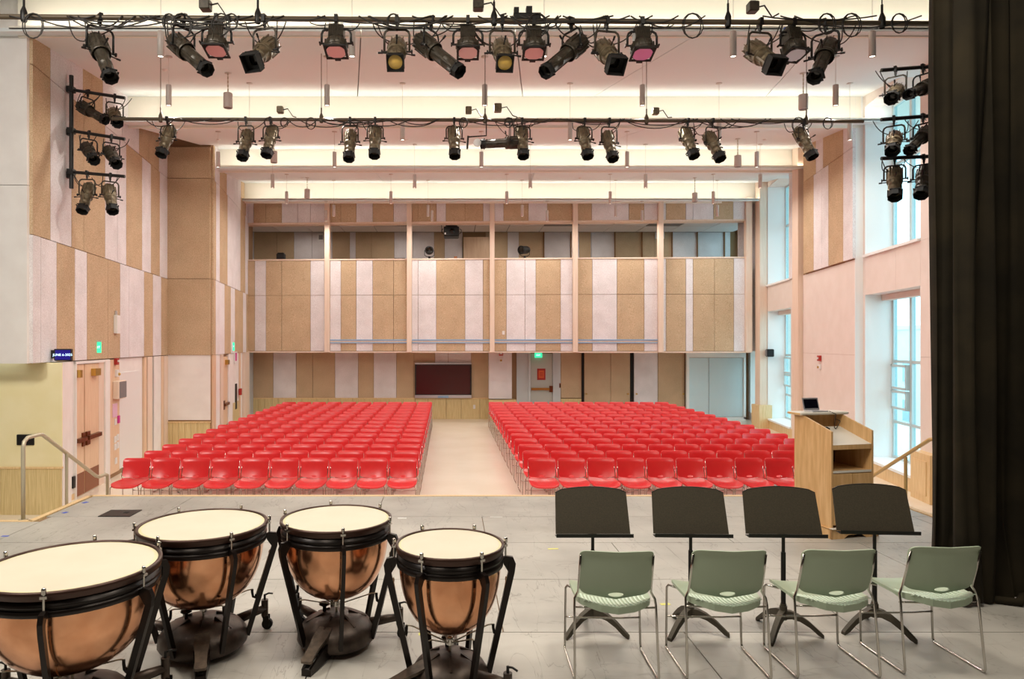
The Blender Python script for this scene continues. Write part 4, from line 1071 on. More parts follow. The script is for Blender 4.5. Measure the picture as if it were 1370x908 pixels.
# ------------------------------------------------------------------ theatre lanterns
def ers_meshes(kind):
    "ellipsoidal spot pointing along -Z; returns (part meshes)"
    Lb = 0.34 if kind == 'long' else 0.19
    rb = 0.062 if kind == 'long' else 0.076
    kb = rb/0.076
    body = MB()
    n = 10
    body.lathe([(0.004, 0.235), (0.062, 0.232), (0.086, 0.20), (0.098, 0.12), (0.104, 0.03), (0.096, -0.02), (0.072, -0.045)], n, smooth=False, cap0=True)
    for k in range(10):                         # cooling fins
        a = 2*PI*(k+0.5)/10
        body.box((0.096*math.cos(a), 0.096*math.sin(a), 0.10), (0.020, 0.006, 0.19), 0, a)
    body.lathe([(0.092, -0.02), (0.098, -0.03), (0.098, -0.062), (0.092, -0.07)], 16, cap0=False)
    body.box((0, 0.0, 0.242), (0.07, 0.07, 0.03))
    barrel = MB().lathe([(r_*kb, z_) for r_, z_ in [(0.090, -0.045), (0.084, -0.08), (0.076, -0.10), (0.074, -0.05-Lb*0.5), (0.082, -0.06-Lb*0.5), (0.082, -0.08-Lb*0.5), (0.074, -0.085-Lb*0.5), (0.076, -0.05-Lb), (0.086, -0.055-Lb), (0.086, -0.075-Lb), (0.07, -0.078-Lb), (0.064, -0.05-Lb)]], 14)
    for k in range(4): barrel.box((rb*1.03*math.cos(k*PI/2), rb*1.03*math.sin(k*PI/2), -0.06-Lb/2), (0.012, 0.02, Lb*0.95), 0, k*PI/2)
    zf = -0.085-Lb
    hat = MB()
    s, d = {'long': (0.072, 0.05), 'short': (0.088, 0.085), 'amber': (0.086, 0.03), 'hood': (0.088, 0.09)}[kind]
    no = 4 if kind in ('amber', 'hood') else 8
    hat.lathe([(s*1.0/math.cos(PI/no), zf+0.008), (s/math.cos(PI/no), zf-d), (s*0.94/math.cos(PI/no), zf-d), (s*0.94/math.cos(PI/no), zf+0.002), (0.72*s, zf+0.004)], no, 0, (0, 0, 0), Matrix.Rotation(PI/no, 3, 'Z'), smooth=False)
    for i in range(4):
        a = i*PI/2; c, q = math.cos(a), math.sin(a)
        hat.box((c*(s-0.004), q*(s-0.004), zf+0.008), (0.016, 1.5*s, 0.012), 0, a)
    zl = 0 if kind != 'amber' else -0.036
    lens = MB().lathe([(0.001, -0.060-Lb+zl), (0.04*kb, -0.056-Lb+zl), (0.072*kb, -0.046-Lb+zl)], 16)
    knob = MB().cyl((0.08, 0, -0.045), (0.150, 0.01, -0.055), 0.007, 6).cyl((0.15, 0.01, -0.055), (0.19, 0.012, -0.06), 0.011, 6)
    yk = MB()
    for s_ in (-1, 1): yk.cyl((s_*0.095, 0, 0.0), (s_*0.145, 0, 0.0), 0.010, 8).lathe([(0.002, 0.02), (0.022, 0.018), (0.022, 0.004), (0.002, 0.002)], 8, 0, (s_*0.142, 0, 0), Matrix.Rotation(s_*PI/2, 3, 'Y'))
    return dict(body=body, barrel=barrel, hat=hat, lens=lens, knob=knob, trun=yk)
def par_meshes():
    body = MB()
    body.box((0, 0, 0.115), (0.155, 0.13, 0.15), bev=0.012)
    for k in range(9): body.box((-0.068+0.017*k, 0, 0.125), (0.004, 0.148, 0.15))
    body.lathe([(0.078, 0.045), (0.108, 0.02), (0.118, -0.01), (0.118, -0.065), (0.110, -0.07)], 18)
    for k in range(12): body.box((0.119*math.cos(k*PI/6), 0.119*math.sin(k*PI/6), -0.02), (0.012, 0.012, 0.06), 0, k*PI/6)
    barrel = MB().lathe([(0.112, -0.05), (0.118, -0.06), (0.118, -0.085), (0.105, -0.088)], 18)
    hat = MB()
    s = 0.112
    for i in range(4):
        a = i*PI/2; c, q = math.cos(a), math.sin(a)
        hat.box((c*(s-0.008), q*(s-0.008), -0.096), (0.022, 2*s+0.005, 0.014), 0, a)
    hat.box((0, -s-0.012, -0.096), (0.06, 0.03, 0.016))
    lens = MB().cyl((0, 0, -0.100), (0, 0, -0.096), 0.100, 24)
    knob = MB()
    for s_ in (-1, 1): knob.cyl((s_*0.115, 0, 0.0), (s_*0.165, 0, 0.0), 0.010, 8).box((s_*0.168, 0, 0.0), (0.014, 0.05, 0.014))
    return dict(body=body, barrel=barrel, hat=hat, lens=lens, knob=knob, trun=MB().box((0.05, 0, 0.20), (0.02, 0.02, 0.05)))
LANT = {}
for kind, src in (('long', ers_meshes('long')), ('short', ers_meshes('short')), ('amber', ers_meshes('amber')), ('hood', ers_meshes('hood')), ('par', par_meshes())):
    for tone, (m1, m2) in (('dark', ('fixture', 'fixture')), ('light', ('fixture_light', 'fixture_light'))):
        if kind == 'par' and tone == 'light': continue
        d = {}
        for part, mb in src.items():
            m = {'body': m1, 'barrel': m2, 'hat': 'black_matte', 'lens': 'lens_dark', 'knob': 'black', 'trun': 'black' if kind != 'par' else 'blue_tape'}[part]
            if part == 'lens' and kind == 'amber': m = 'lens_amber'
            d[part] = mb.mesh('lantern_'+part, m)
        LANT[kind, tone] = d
PAR_LENS = {m: par_meshes()['lens'].mesh('lantern_lens', m) for m in ('lens_pink', 'lens_magenta', 'lens_white')}
CLAMP = MB().box((0, 0, 0.0), (0.035, 0.075, 0.075)).box((0, 0, -0.055), (0.025, 0.03, 0.05)).cyl((0, 0, -0.05), (0, 0, -0.115), 0.011, 8).cyl((0, 0.03, -0.02), (0, 0.085, -0.045), 0.006, 6).mesh('clamp', 'black')
def yoke_mesh(w, drop, m):
    t0 = 0.105
    return MB().tube([(-w, 0, -drop), (-w, 0, -t0-0.05), (-w+0.012, 0, -t0-0.018), (-w+0.04, 0, -t0), (0, 0, -t0), (w-0.04, 0, -t0), (w-0.012, 0, -t0-0.018), (w, 0, -t0-0.05), (w, 0, -drop)], 0.009, 6, flat=(0.006, 0.013)).mesh('yoke', m)
YOKES = {}
def lantern(name, label, group, kind, tone, clamp, aim, drop=0.28, gel=None, seed=0, yaw=None, cables=2):
    t = thing(name, label, 'stage light', clamp, 0, group)
    a = Vector(aim).normalized()
    yz = (math.atan2(a.y, a.x)+PI/2) if yaw is None else yaw
    place('clamp', CLAMP, t, None, (0, 0, yz))
    w = 0.150 if kind == 'par' else 0.128
    key = (w, round(drop, 2), tone)
    if key not in YOKES: YOKES[key] = yoke_mesh(w, drop, 'black' if tone == 'dark' else 'fixture')
    place('yoke', YOKES[key], t, None, (0, 0, yz))
    ms = LANT[kind, tone]
    body = place('lamp_housing', ms['body'], t, (0, 0, -drop), a.to_track_quat('-Z', 'Y').to_euler())
    place('lens_tube', ms['barrel'], body)
    place('colour_frame', ms['hat'], body)
    place('lens', ms['lens'] if gel is None else PAR_LENS[gel], body)
    if kind == 'par': place('side_knob', ms['knob'], body)
    else:
        for ka in (0, PI, PI/2): place('focus_knob', ms['knob'], body, None, (0, 0, ka))
    place('trunnion', ms['trun'], body)
    rnd = random.Random(seed*17+5)
    tail = Vector((0, 0, -drop))-a*0.24
    for k in range(cables):                     # cable tails looping back up to the pipe
        s = rnd.choice((-1, 1)); e = Vector((s*rnd.uniform(0.10, 0.34), rnd.uniform(-0.02, 0.02), -0.03))
        mid = (tail+e)/2+Vector((s*rnd.uniform(0.0, 0.12), rnd.uniform(-0.05, 0.05), rnd.uniform(-0.22, -0.04)))
        pts = []
        for i in range(11):
            u = i/10; pts.append(tail*(1-u)**2+mid*2*u*(1-u)+e*u*u)
        MB().tube(pts, 0.0065, 5).build('cable', 'cable', t)
    return t
def pipe_sag(parent, x0, x1, n, seed, amp):
    "cables strung along a pipe, sagging between ties, with a few hanging coils"
    rnd = random.Random(seed); L = x1-x0
    for k in range(n):
        a = x0+rnd.random()*L*0.85; b = min(a+rnd.uniform(0.4, 1.3), x1); sag = rnd.uniform(0.04, amp)
        pts = [(a+(b-a)*i/10, -0.03+0.01*math.sin(i), -0.01-4*sag*(i/10)*(1-i/10)) for i in range(11)]
        MB().tube(pts, 0.008, 5).build('cable', 'cable', parent)
    for k in range(n//3):
        cx = x0+rnd.random()*L; r = rnd.uniform(0.07, 0.13)
        for q in range(2):
            pts = [(cx+r*math.sin(2*PI*i/14)*(0.7+0.15*q), -0.035-0.008*q, -r*0.9+r*math.cos(2*PI*i/14)) for i in range(15)]
            MB().tube(pts, 0.006, 5, cap=False).build('cable_coil', 'cable', parent)
def batten(label, px0, py0, px1, py1, y, r, hang, boxes, seed, amp):
    p, q = W(px0, py0, y), W(px1, py1, y)
    t = thing('lighting_pipe', label, 'lighting pipe', p)
    d = q-p
    MB().cyl((0, 0, 0), d, r, 12).build('pipe', 'pipe', t)
    for px in hang:
        c = W(px, 459, y)-p; k = c.x/d.x; z = d.z*k
        MB().cyl((c.x, 0, z), (c.x, 0, 1.6 if y < 8 else 1.25), 0.006, 6).lathe([(0.026, z-0.05), (0.034, z-0.03), (0.034, z+0.05), (0.012, z+0.11), (0.012, z+0.19)], 8, 0, (c.x, 0, 0)).build('suspension_rod', 'black' if y < 8 else 'pipe', t)
    for px, py, s in boxes:
        c = W(px, py, y)-p
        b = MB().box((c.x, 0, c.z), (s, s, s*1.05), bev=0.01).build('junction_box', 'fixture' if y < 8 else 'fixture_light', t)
        MB().tube([(c.x+s*0.4, 0, c.z), (c.x+s*1.2, 0, c.z+0.02), (c.x+s*2.0, 0, c.z-s), (c.x+s*2.6, -0.02, 0.02)], 0.008, 6).build('cable', 'cable', b)
    pipe_sag(t, 0.3, d.x-0.3, 34 if y < 8 else 26, seed, amp)
    return t
Y1, Y2 = 7.0, 11.0
batten('nearer long lighting pipe across the top, hung with sixteen stage lights', -40, 22, 1290, 32, Y1, 0.026, (32, 345, 661, 974, 1180), ((275, 7, 0.105), (640, 6, 0.11), (1007, 10, 0.10)), 11, 0.14)
batten('farther lighting pipe above the audience chairs', 150, 159, 1155, 162.5, Y2, 0.027, (215, 430, 649, 865, 1079), ((375, 147, 0.10), (627, 147.5, 0.10), (666, 144.5, 0.12), (877, 149, 0.10)), 23, 0.16)
pm = thing('power_distribution_strip', 'black power strip boxes on top of the nearer lighting pipe', 'power strip', W(705, 22.5, Y1))
MB().box((0, 0, 0), (0.28, 0.06, 0.06)).build('strip_body', 'black', pm)
MB().box((-0.11, 0, 0.055), (0.05, 0.07, 0.06)).box((0.02, 0, 0.06), (0.06, 0.07, 0.07)).build('socket_box', 'black', pm)
g1, g2 = 'stage lights on the nearer pipe', 'stage lights on the farther pipe'
A = [  # clamp px, kind, tone, aim, drop, gel, label
 (134, 'long', 'dark', (0.46, -0.45, -0.78), 0.34, None, 'long dark spotlight hung leftmost on the nearer pipe, tilted down right'),
 (246, 'long', 'dark', (0.66, -0.42, -0.62), 0.32, None, 'long dark spotlight, second from left on nearer pipe, aimed right'),
 (290, 'par', 'dark', (0.0, -0.22, -0.97), 0.25, 'lens_pink', 'short wash light with pink filter, left of the tophat light, nearer pipe'),
 (354, 'hood', 'light', (-0.20, -0.72, -0.66), 0.33, None, 'short bronze spotlight with black square hood, fourth on nearer pipe'),
 (450, 'par', 'dark', (0.0, -0.22, -0.97), 0.25, 'lens_pink', 'pink filtered wash light, fifth from left on nearer pipe'),
 (531, 'amber', 'light', (0.0, -0.72, -0.68), 0.33, None, 'bronze spotlight showing amber lens, sixth from left on nearer pipe'),
 (577, 'long', 'dark', (0.62, -0.42, -0.66), 0.30, None, 'long dark spotlight aimed down right near the pipe centre'),
 (626, 'par', 'dark', (0.0, -0.22, -0.97), 0.25, 'lens_pink', 'pink filtered wash light just left of the power strip'),
 (672, 'amber', 'light', (0.04, -0.72, -0.68), 0.33, None, 'bronze spotlight with amber lens at the centre, below power strip'),
 (714, 'par', 'dark', (0.0, -0.22, -0.97), 0.25, 'lens_pink', 'pink filtered wash light right under the power strip'),
 (764, 'long', 'dark', (-0.62, -0.42, -0.64), 0.30, None, 'long dark spotlight right of centre, aimed down left'),
 (812, 'hood', 'light', (0.12, -0.72, -0.66), 0.33, None, 'short bronze spotlight with black hood, right of centre on nearer pipe'),
 (859, 'par', 'dark', (0.0, -0.22, -0.97), 0.25, 'lens_magenta', 'wash light with magenta filter on the nearer pipe'),
 (1017, 'hood', 'light', (0.12, -0.72, -0.62), 0.33, None, 'short bronze spotlight with hood, third from right on nearer pipe'),
 (1061, 'par', 'dark', (0.06, -0.25, -0.96), 0.25, 'lens_white', 'wash light with white frosted filter, second from right, nearer pipe'),
 (1104, 'long', 'dark', (-0.50, -0.50, -0.72), 0.32, None, 'long dark spotlight hung rightmost on the nearer pipe, aimed left'),
]
for i, (px, kind, tone, aim, drop, gel, lab) in enumerate(A):
    py = 22+10*(px+40)/1330
    lantern('wash_light' if kind == 'par' else 'spotlight', lab, g1, kind, tone, W(px, py, Y1), aim, drop, gel, i+1, None, 3)
B = [(224, (-0.12, -0.42, -0.9), 'long'), (329, (-0.02, -0.5, -0.86), 'short'), (362, (-0.08, -0.42, -0.9), 'long'), (468.5, (0.0, -0.45, -0.89), 'short'), (502, (0, -0.4, -0.9), 'long'),
     (607.6, (0.03, -0.4, -0.9), 'long'), (698.6, (0.02, -0.4, -0.9), 'long'), (782, (0.08, -0.4, -0.9), 'long'), (815, (0.06, -0.5, -0.86), 'short'), (920, (0.14, -0.45, -0.88), 'long'),
     (953, (0.18, -0.5, -0.85), 'short'), (1075, (0.22, -0.4, -0.9), 'long')]
for i, (px, aim, kind) in enumerate(B):
    py = 159+3.5*(px-150)/1005
    lab = 'bronze spotlight pointing down, %s hung from the farther lighting pipe' % ('leftmost' if i == 0 else ORD[i+1]+' from left' if i < 11 else 'rightmost')
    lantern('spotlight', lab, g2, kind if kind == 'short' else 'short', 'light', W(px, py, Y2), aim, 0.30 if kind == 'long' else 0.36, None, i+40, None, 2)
lantern('spotlight', 'black spotlight mounted sideways at centre of the farther pipe', g2, 'long', 'dark', W(682, 161, Y2), (-0.985, -0.12, -0.08), 0.36, None, 77, PI/2, 2)
mv = thing('mirror_bracket', 'black bracket with round white disc beside the sideways spotlight', 'bracket', W(634, 189, Y2-0.02))
MB().tube([(0.20, 0.0, 0.36), (0.20, 0, 0.09), (-0.09, 0.0, 0.07)], 0.012, 6).build('arm', 'black', mv)
MB().box((-0.10, 0, -0.02), (0.03, 0.07, 0.20), R=Matrix.Rotation(0.08, 3, 'Y')).build('plate', 'black', mv)
MB().cyl((0.055, 0.02, -0.02), (0.055, -0.01, -0.02), 0.062, 20).build('disc', 'plastic_white', mv)

# side ladders
def ladder(label, pole_px, y, rungs, px_end, mirrored, top, bottom):
    t = thing('lighting_ladder', label, 'lighting ladder', W(pole_px, 200, y))
    o = t.location
    a, b = W(pole_px, top, y)-o, W(pole_px, bottom, y)-o
    MB().cyl(a, b, 0.034, 12).build('pole', 'black', t)
    for r0, r1 in rungs:
        p = W(pole_px, r0, y)-o; q = W(px_end, r1, y)-o
        MB().cyl(p, q, 0.026, 10).build('rung', 'black', t)
        MB().box(p, (0.10, 0.10, 0.09)).build('rung_clamp', 'black', t)
    for k in (0.12, 0.5, 0.88):
        c = a.lerp(b, k); s = 1 if mirrored else -1
        MB().box(c+Vector((s*0.07, 0.02, 0)), (0.16, 0.08, 0.10)).build('wall_bracket', 'black', t)
    return t
YL = 11.3
ladder('black lighting ladder on the left wall with six spotlights', 95.5, YL, ((120, 131), (175, 186), (230, 236)), 167, False, 101, 252)
G3, G4 = 'spotlights on the left wall ladder', 'spotlights on the right lighting ladder'
LL = [(117.5, 123, (0.70, -0.30, -0.42), 'long', 'dark', 'top rung, left one', 0.30), (153.5, 129, (0.42, -0.62, -0.50), 'short', 'light', 'top rung, right one', 0.32),
      (119, 178, (0.52, -0.55, -0.55), 'short', 'dark', 'middle rung, left one', 0.30), (149, 183, (0.50, -0.55, -0.55), 'short', 'dark', 'middle rung, right one', 0.30),
      (116.5, 231.5, (0.03, -0.5, -0.86), 'short', 'light', 'bottom rung, left one', 0.36), (147.5, 234.5, (0.34, -0.45, -0.80), 'short', 'light', 'bottom rung, right one', 0.34)]
for i, (px, py, aim, kind, tone, lab, drop) in enumerate(LL):
    lantern('spotlight', 'dark spotlight on the left wall ladder, '+lab, G3, kind, tone, W(px, py, YL), aim, drop, None, i+60, None, 3)
YR2 = 9.6
ladder('black lighting ladder at right, partly behind the black curtain', 1272, YR2, ((87, 94), (153, 160), (208, 212)), 1179, True, 60, 240)
RR = [(1198, 92.5, (-0.50, -0.55, -0.40), 'short', 'light', 'top rung, left one', 0.33), (1235, 89.5, (-0.72, -0.45, -0.34), 'long', 'dark', 'top rung, near the curtain', 0.30),
      (1196, 158.5, (-0.42, -0.55, -0.50), 'short', 'light', 'middle rung, left one', 0.32), (1235, 155.5, (-0.66, -0.40, -0.52), 'long', 'dark', 'middle rung, near the curtain', 0.28),
      (1197, 211.5, (-0.28, -0.45, -0.76), 'short', 'light', 'bottom rung, left one', 0.30), (1236, 210, (-0.40, -0.42, -0.70), 'short', 'dark', 'bottom rung, near the curtain', 0.30)]
for i, (px, py, aim, kind, tone, lab, drop) in enumerate(RR):
    lantern('spotlight', 'dark spotlight on the right lighting ladder, '+lab, G4, kind, tone, W(px, py, YR2), aim, drop, None, i+80, None, 3)

# ------------------------------------------------------------------ pendants, speakers, sprinklers
def ceil_z(y):
    k = max(i for i, z in enumerate(COVE_Z) if y >= z)
    end = COVE_Z[k+1]+0.42 if k < 4 else 22.6
    return HN+(HF-HN)*(y-COVE_Z[k])/(COVE_Z[1]-COVE_Z[0]+0.42)
PB = MB().lathe([(0.002, 0.345), (0.040, 0.343), (0.044, 0.335), (0.044, 0.0), (0.036, 0.0), (0.036, 0.018)], 18, cap0=False).mesh('pendant_body', 'pendant')
PL = MB().lathe([(0.036, 0.012), (0.001, 0.010)], 18).mesh('diffuser', 'pendant_lens')
PC = MB().lathe([(0.001, 0), (0.055, -0.003), (0.06, -0.012), (0.002, -0.016)], 14).mesh('canopy', 'pendant')
LAMP = None
PROWS = [(9.24, (215, 471, 728, 981, 1167)), (11.15, (225.7, 437.5, 648.5, 859.5, 1118)), (13.04, (333.8, 538.6, 762.7, 962, 1137)), (15.05, (291.8, 447.6, 644, 839, 1012.5)),
         (17.05, (364.7, 554.8, 709.6, 863.8, 1017)), (18.98, (383.5, 523, 678, 816.4, 954.4)), (20.86, (446.6, 572.6, 698.6, 823.8, 959.8)), (21.7, (436.2, 578, 732, 858.9))]
for r, (y, pxs) in enumerate(PROWS):
    for c, px in enumerate(pxs):
        zt = CAM_Z+4.22; x = X(px, y)
        t = thing('pendant_light', 'slim white cylinder pendant, %s row from stage, %s from left' % (ORD[r+1], ORD[c+1]), 'pendant light', (x, y, zt-0.345), 0, 'cylinder pendants under the ceiling')
        place('pendant_body', PB, t); place('diffuser', PL, t)
        zc = ceil_z(y)
        MB().cyl((0, 0, 0.343), (0, 0, zc-zt+0.345), 0.0035, 5).build('cord', 'pendant', t)
        place('canopy', PC, t, (0, 0, zc-zt+0.345))
        if LAMP is None:
            LAMP = bpy.data.lights.new('pendant_lamp', 'AREA'); LAMP.shape = 'DISK'; LAMP.size = 0.06; LAMP.energy = PENDANT_E; LAMP.color = (1.0, 0.93, 0.84)
        lo = bpy.data.objects.new('pendant_lamp', LAMP); COL.objects.link(lo); lo.parent = t; lo.location = (0, 0, -0.004)
SB = MB().lathe([(0.002, 0.27), (0.074, 0.268), (0.08, 0.26), (0.08, 0.01), (0.072, 0.0), (0.068, 0.006), (0.002, 0.006)], 20).mesh('speaker_body', 'pendant')
SG = MB().lathe([(0.066, 0.004), (0.002, 0.003)], 16).mesh('grille', 'vent')
for i, (px, y, py) in enumerate(((305, 12.25, 124.5), (1074.7, 12.25, 126.5), (366.5, 16.1, 202.5), (987, 16.1, 208), (411, 20.05, 253), (929.6, 20.05, 258))):
    zt = Zh(py, y); zc = ceil_z(y)
    t = thing('hanging_speaker', 'white cylinder speaker hung on chain at the %s, %s' % (('left', 'right')[i % 2], ('nearest to stage', 'middle of the hall', 'farthest from stage')[i//2]), 'speaker', (X(px, y), y, zt-0.27), 0, 'cylinder speakers under the ceiling')
    place('speaker_body', SB, t); place('grille', SG, t)
    ch = MB(); n = max(4, int((zc-zt)/0.035))
    for k in range(n):
        z = 0.27+(zc-zt)*(k+0.5)/n
        ch.box((0, 0, z), (0.022 if k % 2 else 0.006, 0.006 if k % 2 else 0.022, (zc-zt)/n*1.25))
    ch.build('chain', 'steel', t)
    place('canopy', PC, t, (0, 0, zc-zt+0.27))
for i, (px, py, y) in enumerate(((220, 92.7, 12.0), (523, 92, 12.0), (825, 92.7, 12.0), (292, 184, 16.2), (543.5, 182.5, 16.2), (1023, 184.5, 16.2), (404, 237.5, 20.1), (776, 237.5, 20.1))):
    sp = MB().lathe([(0.001, -0.03), (0.035, -0.026), (0.045, -0.004), (0.055, 0.0)], 14).build('sprinkler_cover', 'plastic_white', None, (X(px, y), y, ceil_z(y)))
    tag(sp, 'small white ceiling disc, %s' % ('nearest field, left', 'nearest field, centre', 'nearest field, right of centre', 'second field, left', 'second field, centre', 'second field, far right', 'third field, left', 'third field, right of centre')[i], 'ceiling disc')

# ------------------------------------------------------------------ things on the walls
def on_wall(fn, px, z, off): 
    p = fn(px); return p
LDIR = (Lp(150)-Lp(60)).normalized(); LANG = math.atan2(LDIR.y, LDIR.x)     # direction along the left wall
def wall_box(name, label, cat, px, z, w, h, d, m, fn=Lp, off=0.05, extra=None):
    "box on the left wall: w along the wall, h high, d out of it"
    p = fn(px); n = Vector((LDIR.y, -LDIR.x))
    c = Vector((p.x+n.x*off, p.y+n.y*off, z))
    t = thing(name, label, cat, c, LANG-PI/2)
    # local y runs along the wall, local x points into the room
    MB().box((d/2, 0, 0), (d, w, h), bev=min(w, h, d)*0.12).build(name+'_body', m, t)
    if extra: extra(t)
    return t
def disp(t):
    MB().box((0.02, 0, 0.0), (0.16, 0.05, 0.05)).build('mounting_arm', 'black', t)
# date display hung from the wall, its face turned to the stage
dp = thing('led_date_display', 'black LED display with lit date on the left wall', 'display', W(85, 474.5, 10.78), DEG(14))
Wd_, Hd_ = 0.245, 0.19
MB().box((0, 0, 0), (Wd_, 0.10, Hd_), bev=0.008).build('display_case', 'black', dp)
MB().box((0.003, -0.052, 0.0), (Wd_-0.03, 0.006, Hd_-0.04)).build('display_face', 'display', dp)
text_mesh('lit_text', 'JUNE 6-2025', 0.052, 'digits', dp, (0.003, -0.057, 0.0), (PI/2, 0, 0))
MB().box((-0.15, 0.02, 0.01), (0.08, 0.06, 0.13)).box((-0.19, 0.03, 0.02), (0.04, 0.05, 0.07)).build('mounting_arm', 'black', dp)
def exit_sign(label, px, py, y, rz, w=0.17, h=0.215, arm=True):
    t = thing('exit_sign', label, 'exit sign', W(px, py, y), rz)
    MB().box((0, 0, 0), (w, 0.02, h)).build('sign_plate', 'exit', t)
    text_mesh('sign_letters', 'EXIT', h*0.42 if w > h else w*0.40, 'exit_text', t, (0, -0.011, 0), (PI/2, 0, 0), 0.001)
    MB().box((0, 0, h/2+0.012), (w*1.05, 0.05, 0.026)).build('sign_housing', 'silver', t)
    if arm: MB().box((-w*0.85, 0, h/2+0.012), (w*0.8, 0.06, 0.07)).build('wall_arm', 'silver', t)
    return t
exit_sign('green EXIT sign above the left double doors', 129.5, 464.5, 12.6, DEG(10), 0.15, 0.20)
exit_sign('green EXIT sign above the far left door', 310.5, 463.5, 19.9, DEG(8), 0.14, 0.24)
exit_sign('green EXIT sign above the grey back door', 720.3, 475, YB-0.16, 0, 0.26, 0.17, False)
MB_ = None
wall_box('access_point', 'white oval wireless unit high on the left wall', 'wireless unit', 150.5, Zh(434, 13.6), 0.17, 0.36, 0.07, 'plastic_white', Lp, 0.05, lambda t: MB().box((0.02, 0, 0.22), (0.03, 0.05, 0.10)).build('bracket', 'silver', t))
wall_box('fire_alarm_strobe', 'red fire alarm strobe beside the left double doors', 'fire alarm', 151, Zh(483.5, 13.5), 0.12, 0.13, 0.06, 'red_sign', Lp, 0.04, lambda t: MB().box((0.065, 0, 0.01), (0.03, 0.07, 0.04)).build('strobe_lens', 'plastic_white', t))
wall_box('beacon', 'white and amber beacon under the left fire alarm', 'beacon', 152, Zh(499, 13.6), 0.09, 0.14, 0.05, 'plastic_white', Lp, 0.04, lambda t: MB().ball((0.06, 0.02, -0.02), 0.03).build('amber_dome', 'brass', t))
wall_box('thermostat_cabinet', 'grey wall cabinet with glass front beside left doors', 'wall cabinet', 153, Zh(521, 13.6), 0.42, 0.36, 0.12, 'column', Lp, 0.04, lambda t: MB().box((0.125, 0, 0), (0.01, 0.38, 0.32)).build('cabinet_front', 'vent', t))
wall_box('notice', 'pink paper notice beside the left double doors', 'notice', 150.5, Zh(549.5, 13.4), 0.24, 0.27, 0.012, 'pink_paper', Lp, 0.04)
for i, (px, py) in enumerate(((151.5, 564.5), (151, 588), (154.5, 586.5), (151, 598), (154.5, 597), (152, 617))):
    wall_box('switch_plate', 'white switch plate beside left doors, %s' % ('directly under the pink notice', 'upper left of a group of four', 'upper right of a group of four', 'lower left of a group of four', 'lower right of a group of four', 'lowest and alone')[i],
             'switch', px, Zh(py, 13.5), 0.11, 0.125, 0.012, 'plastic_white', Lp, 0.04, lambda t: MB().box((0.014, 0, 0), (0.006, 0.03, 0.05)).build('rocker', 'plastic_white', t))
wall_box('alarm_keypad', 'white and magenta keypad right of a switch plate', 'keypad', 155, Zh(561.5, 13.6), 0.08, 0.15, 0.03, 'pink_sign', Lp, 0.04)
wall_box('card_reader', 'black card reader low on the white pier by left doors', 'card reader', 95.5, Zh(645, 11.6), 0.09, 0.20, 0.03, 'black', Lp, 0.02)
wall_box('switch_plate', 'white switch plate on the pier left of double doors', 'switch', 92, Zh(583.5, 11.45), 0.10, 0.16, 0.012, 'plastic_white', Lp, 0.02)
wall_box('evacuation_sign', 'white and magenta sign over the far left door side', 'sign', 313, Zh(478, 20.4), 0.45, 0.35, 0.02, 'plastic_white', L2p, 0.04, lambda t: MB().box((0.022, 0.0, 0.02), (0.006, 0.22, 0.24)).build('printed_figure', 'pink_sign', t))
wall_box('window_slot', 'tall narrow black glass panel beside the far left door', 'glass panel', 314, Zh(530, 20.5), 0.26, 0.76, 0.02, 'black', L2p, 0.03)
wall_box('fire_alarm_pull', 'red fire alarm pull station at the far left wall', 'fire alarm', 317.5, Zh(524, 20.9), 0.14, 0.20, 0.08, 'red_sign', L2p, 0.05)
pnl = thing('control_panel', 'black rectangular control panel on the warm-tinted alcove wall', 'control panel', W(35, 588, YA))
MB().box((0, -0.005, 0), (0.265, 0.05, 0.165), bev=0.006).build('panel_body', 'black', pnl)
# smart board
y = YB-0.06
sb = thing('smart_board', 'large dark wall-mounted display with silver frame on back wall', 'display', W(593, 508.5, y))
w2, h2 = X(631, y)-X(555.5, y), Zh(485, y)-Zh(532, y)
MB().box((0, 0, 0), (w2, 0.08, h2)).build('display_case', 'black', sb)
MB().box((0, -0.045, 0.02), (w2-0.10, 0.012, h2-0.22)).build('screen', 'screen', sb)
MB().box((0, -0.05, h2/2-0.03), (w2, 0.03, 0.05)).build('top_bar', 'silver', sb)
MB().box((0, -0.05, -h2/2+0.05), (w2, 0.05, 0.10)).build('pen_tray', 'silver', sb)
MB().box((0, -0.08, -h2/2+0.04), (w2*0.19, 0.02, 0.07)).build('control_strip', 'blue_trim', sb)
def plain(name, label, cat, px, py, y, w, h, d, m, kids=()):
    t = thing(name, label, cat, W(px, py, y))
    MB().box((0, 0, 0), (w, d, h), bev=min(w, d, h)*0.1).build(name+'_body', m, t)
    for nm, c, s, mm in kids: MB().box(c, s).build(nm, mm, t)
    return t
plain('fire_alarm_strobe', 'dark red fire alarm strobe on white panel right of smart board', 'fire alarm', 670.3, 473, YB-0.47, 0.14, 0.13, 0.05, 'red_sign', (('strobe_lens', (0, -0.03, 0.0), (0.09, 0.02, 0.05), 'plastic_white'),))
plain('beacon', 'small amber beacon under the strobe on the back wall', 'beacon', 670.3, 482, YB-0.47, 0.11, 0.13, 0.04, 'plastic_white', (('amber_dome', (0, -0.03, 0), (0.06, 0.03, 0.06), 'brass'),))
plain('outlet_plate', 'white outlet plate low on the back wainscot by aisle', 'outlet', 634.5, 544, YB-0.04, 0.08, 0.14, 0.015, 'plastic_white', (('socket', (0, -0.01, 0), (0.03, 0.006, 0.06), 'plastic_white'),))
plain('switch_plate', 'small white plate on the balcony front, right of centre', 'switch', 673.5, 445, Bp(673.5).y-0.05, 0.08, 0.12, 0.015, 'plastic_white', (('rocker', (0, -0.01, 0), (0.03, 0.006, 0.05), 'plastic_white'),))
ps = thing('paper_sign', 'red-orange paper sign taped on the grey back door', 'sign', W(724.2, 500.5, YB-0.03))
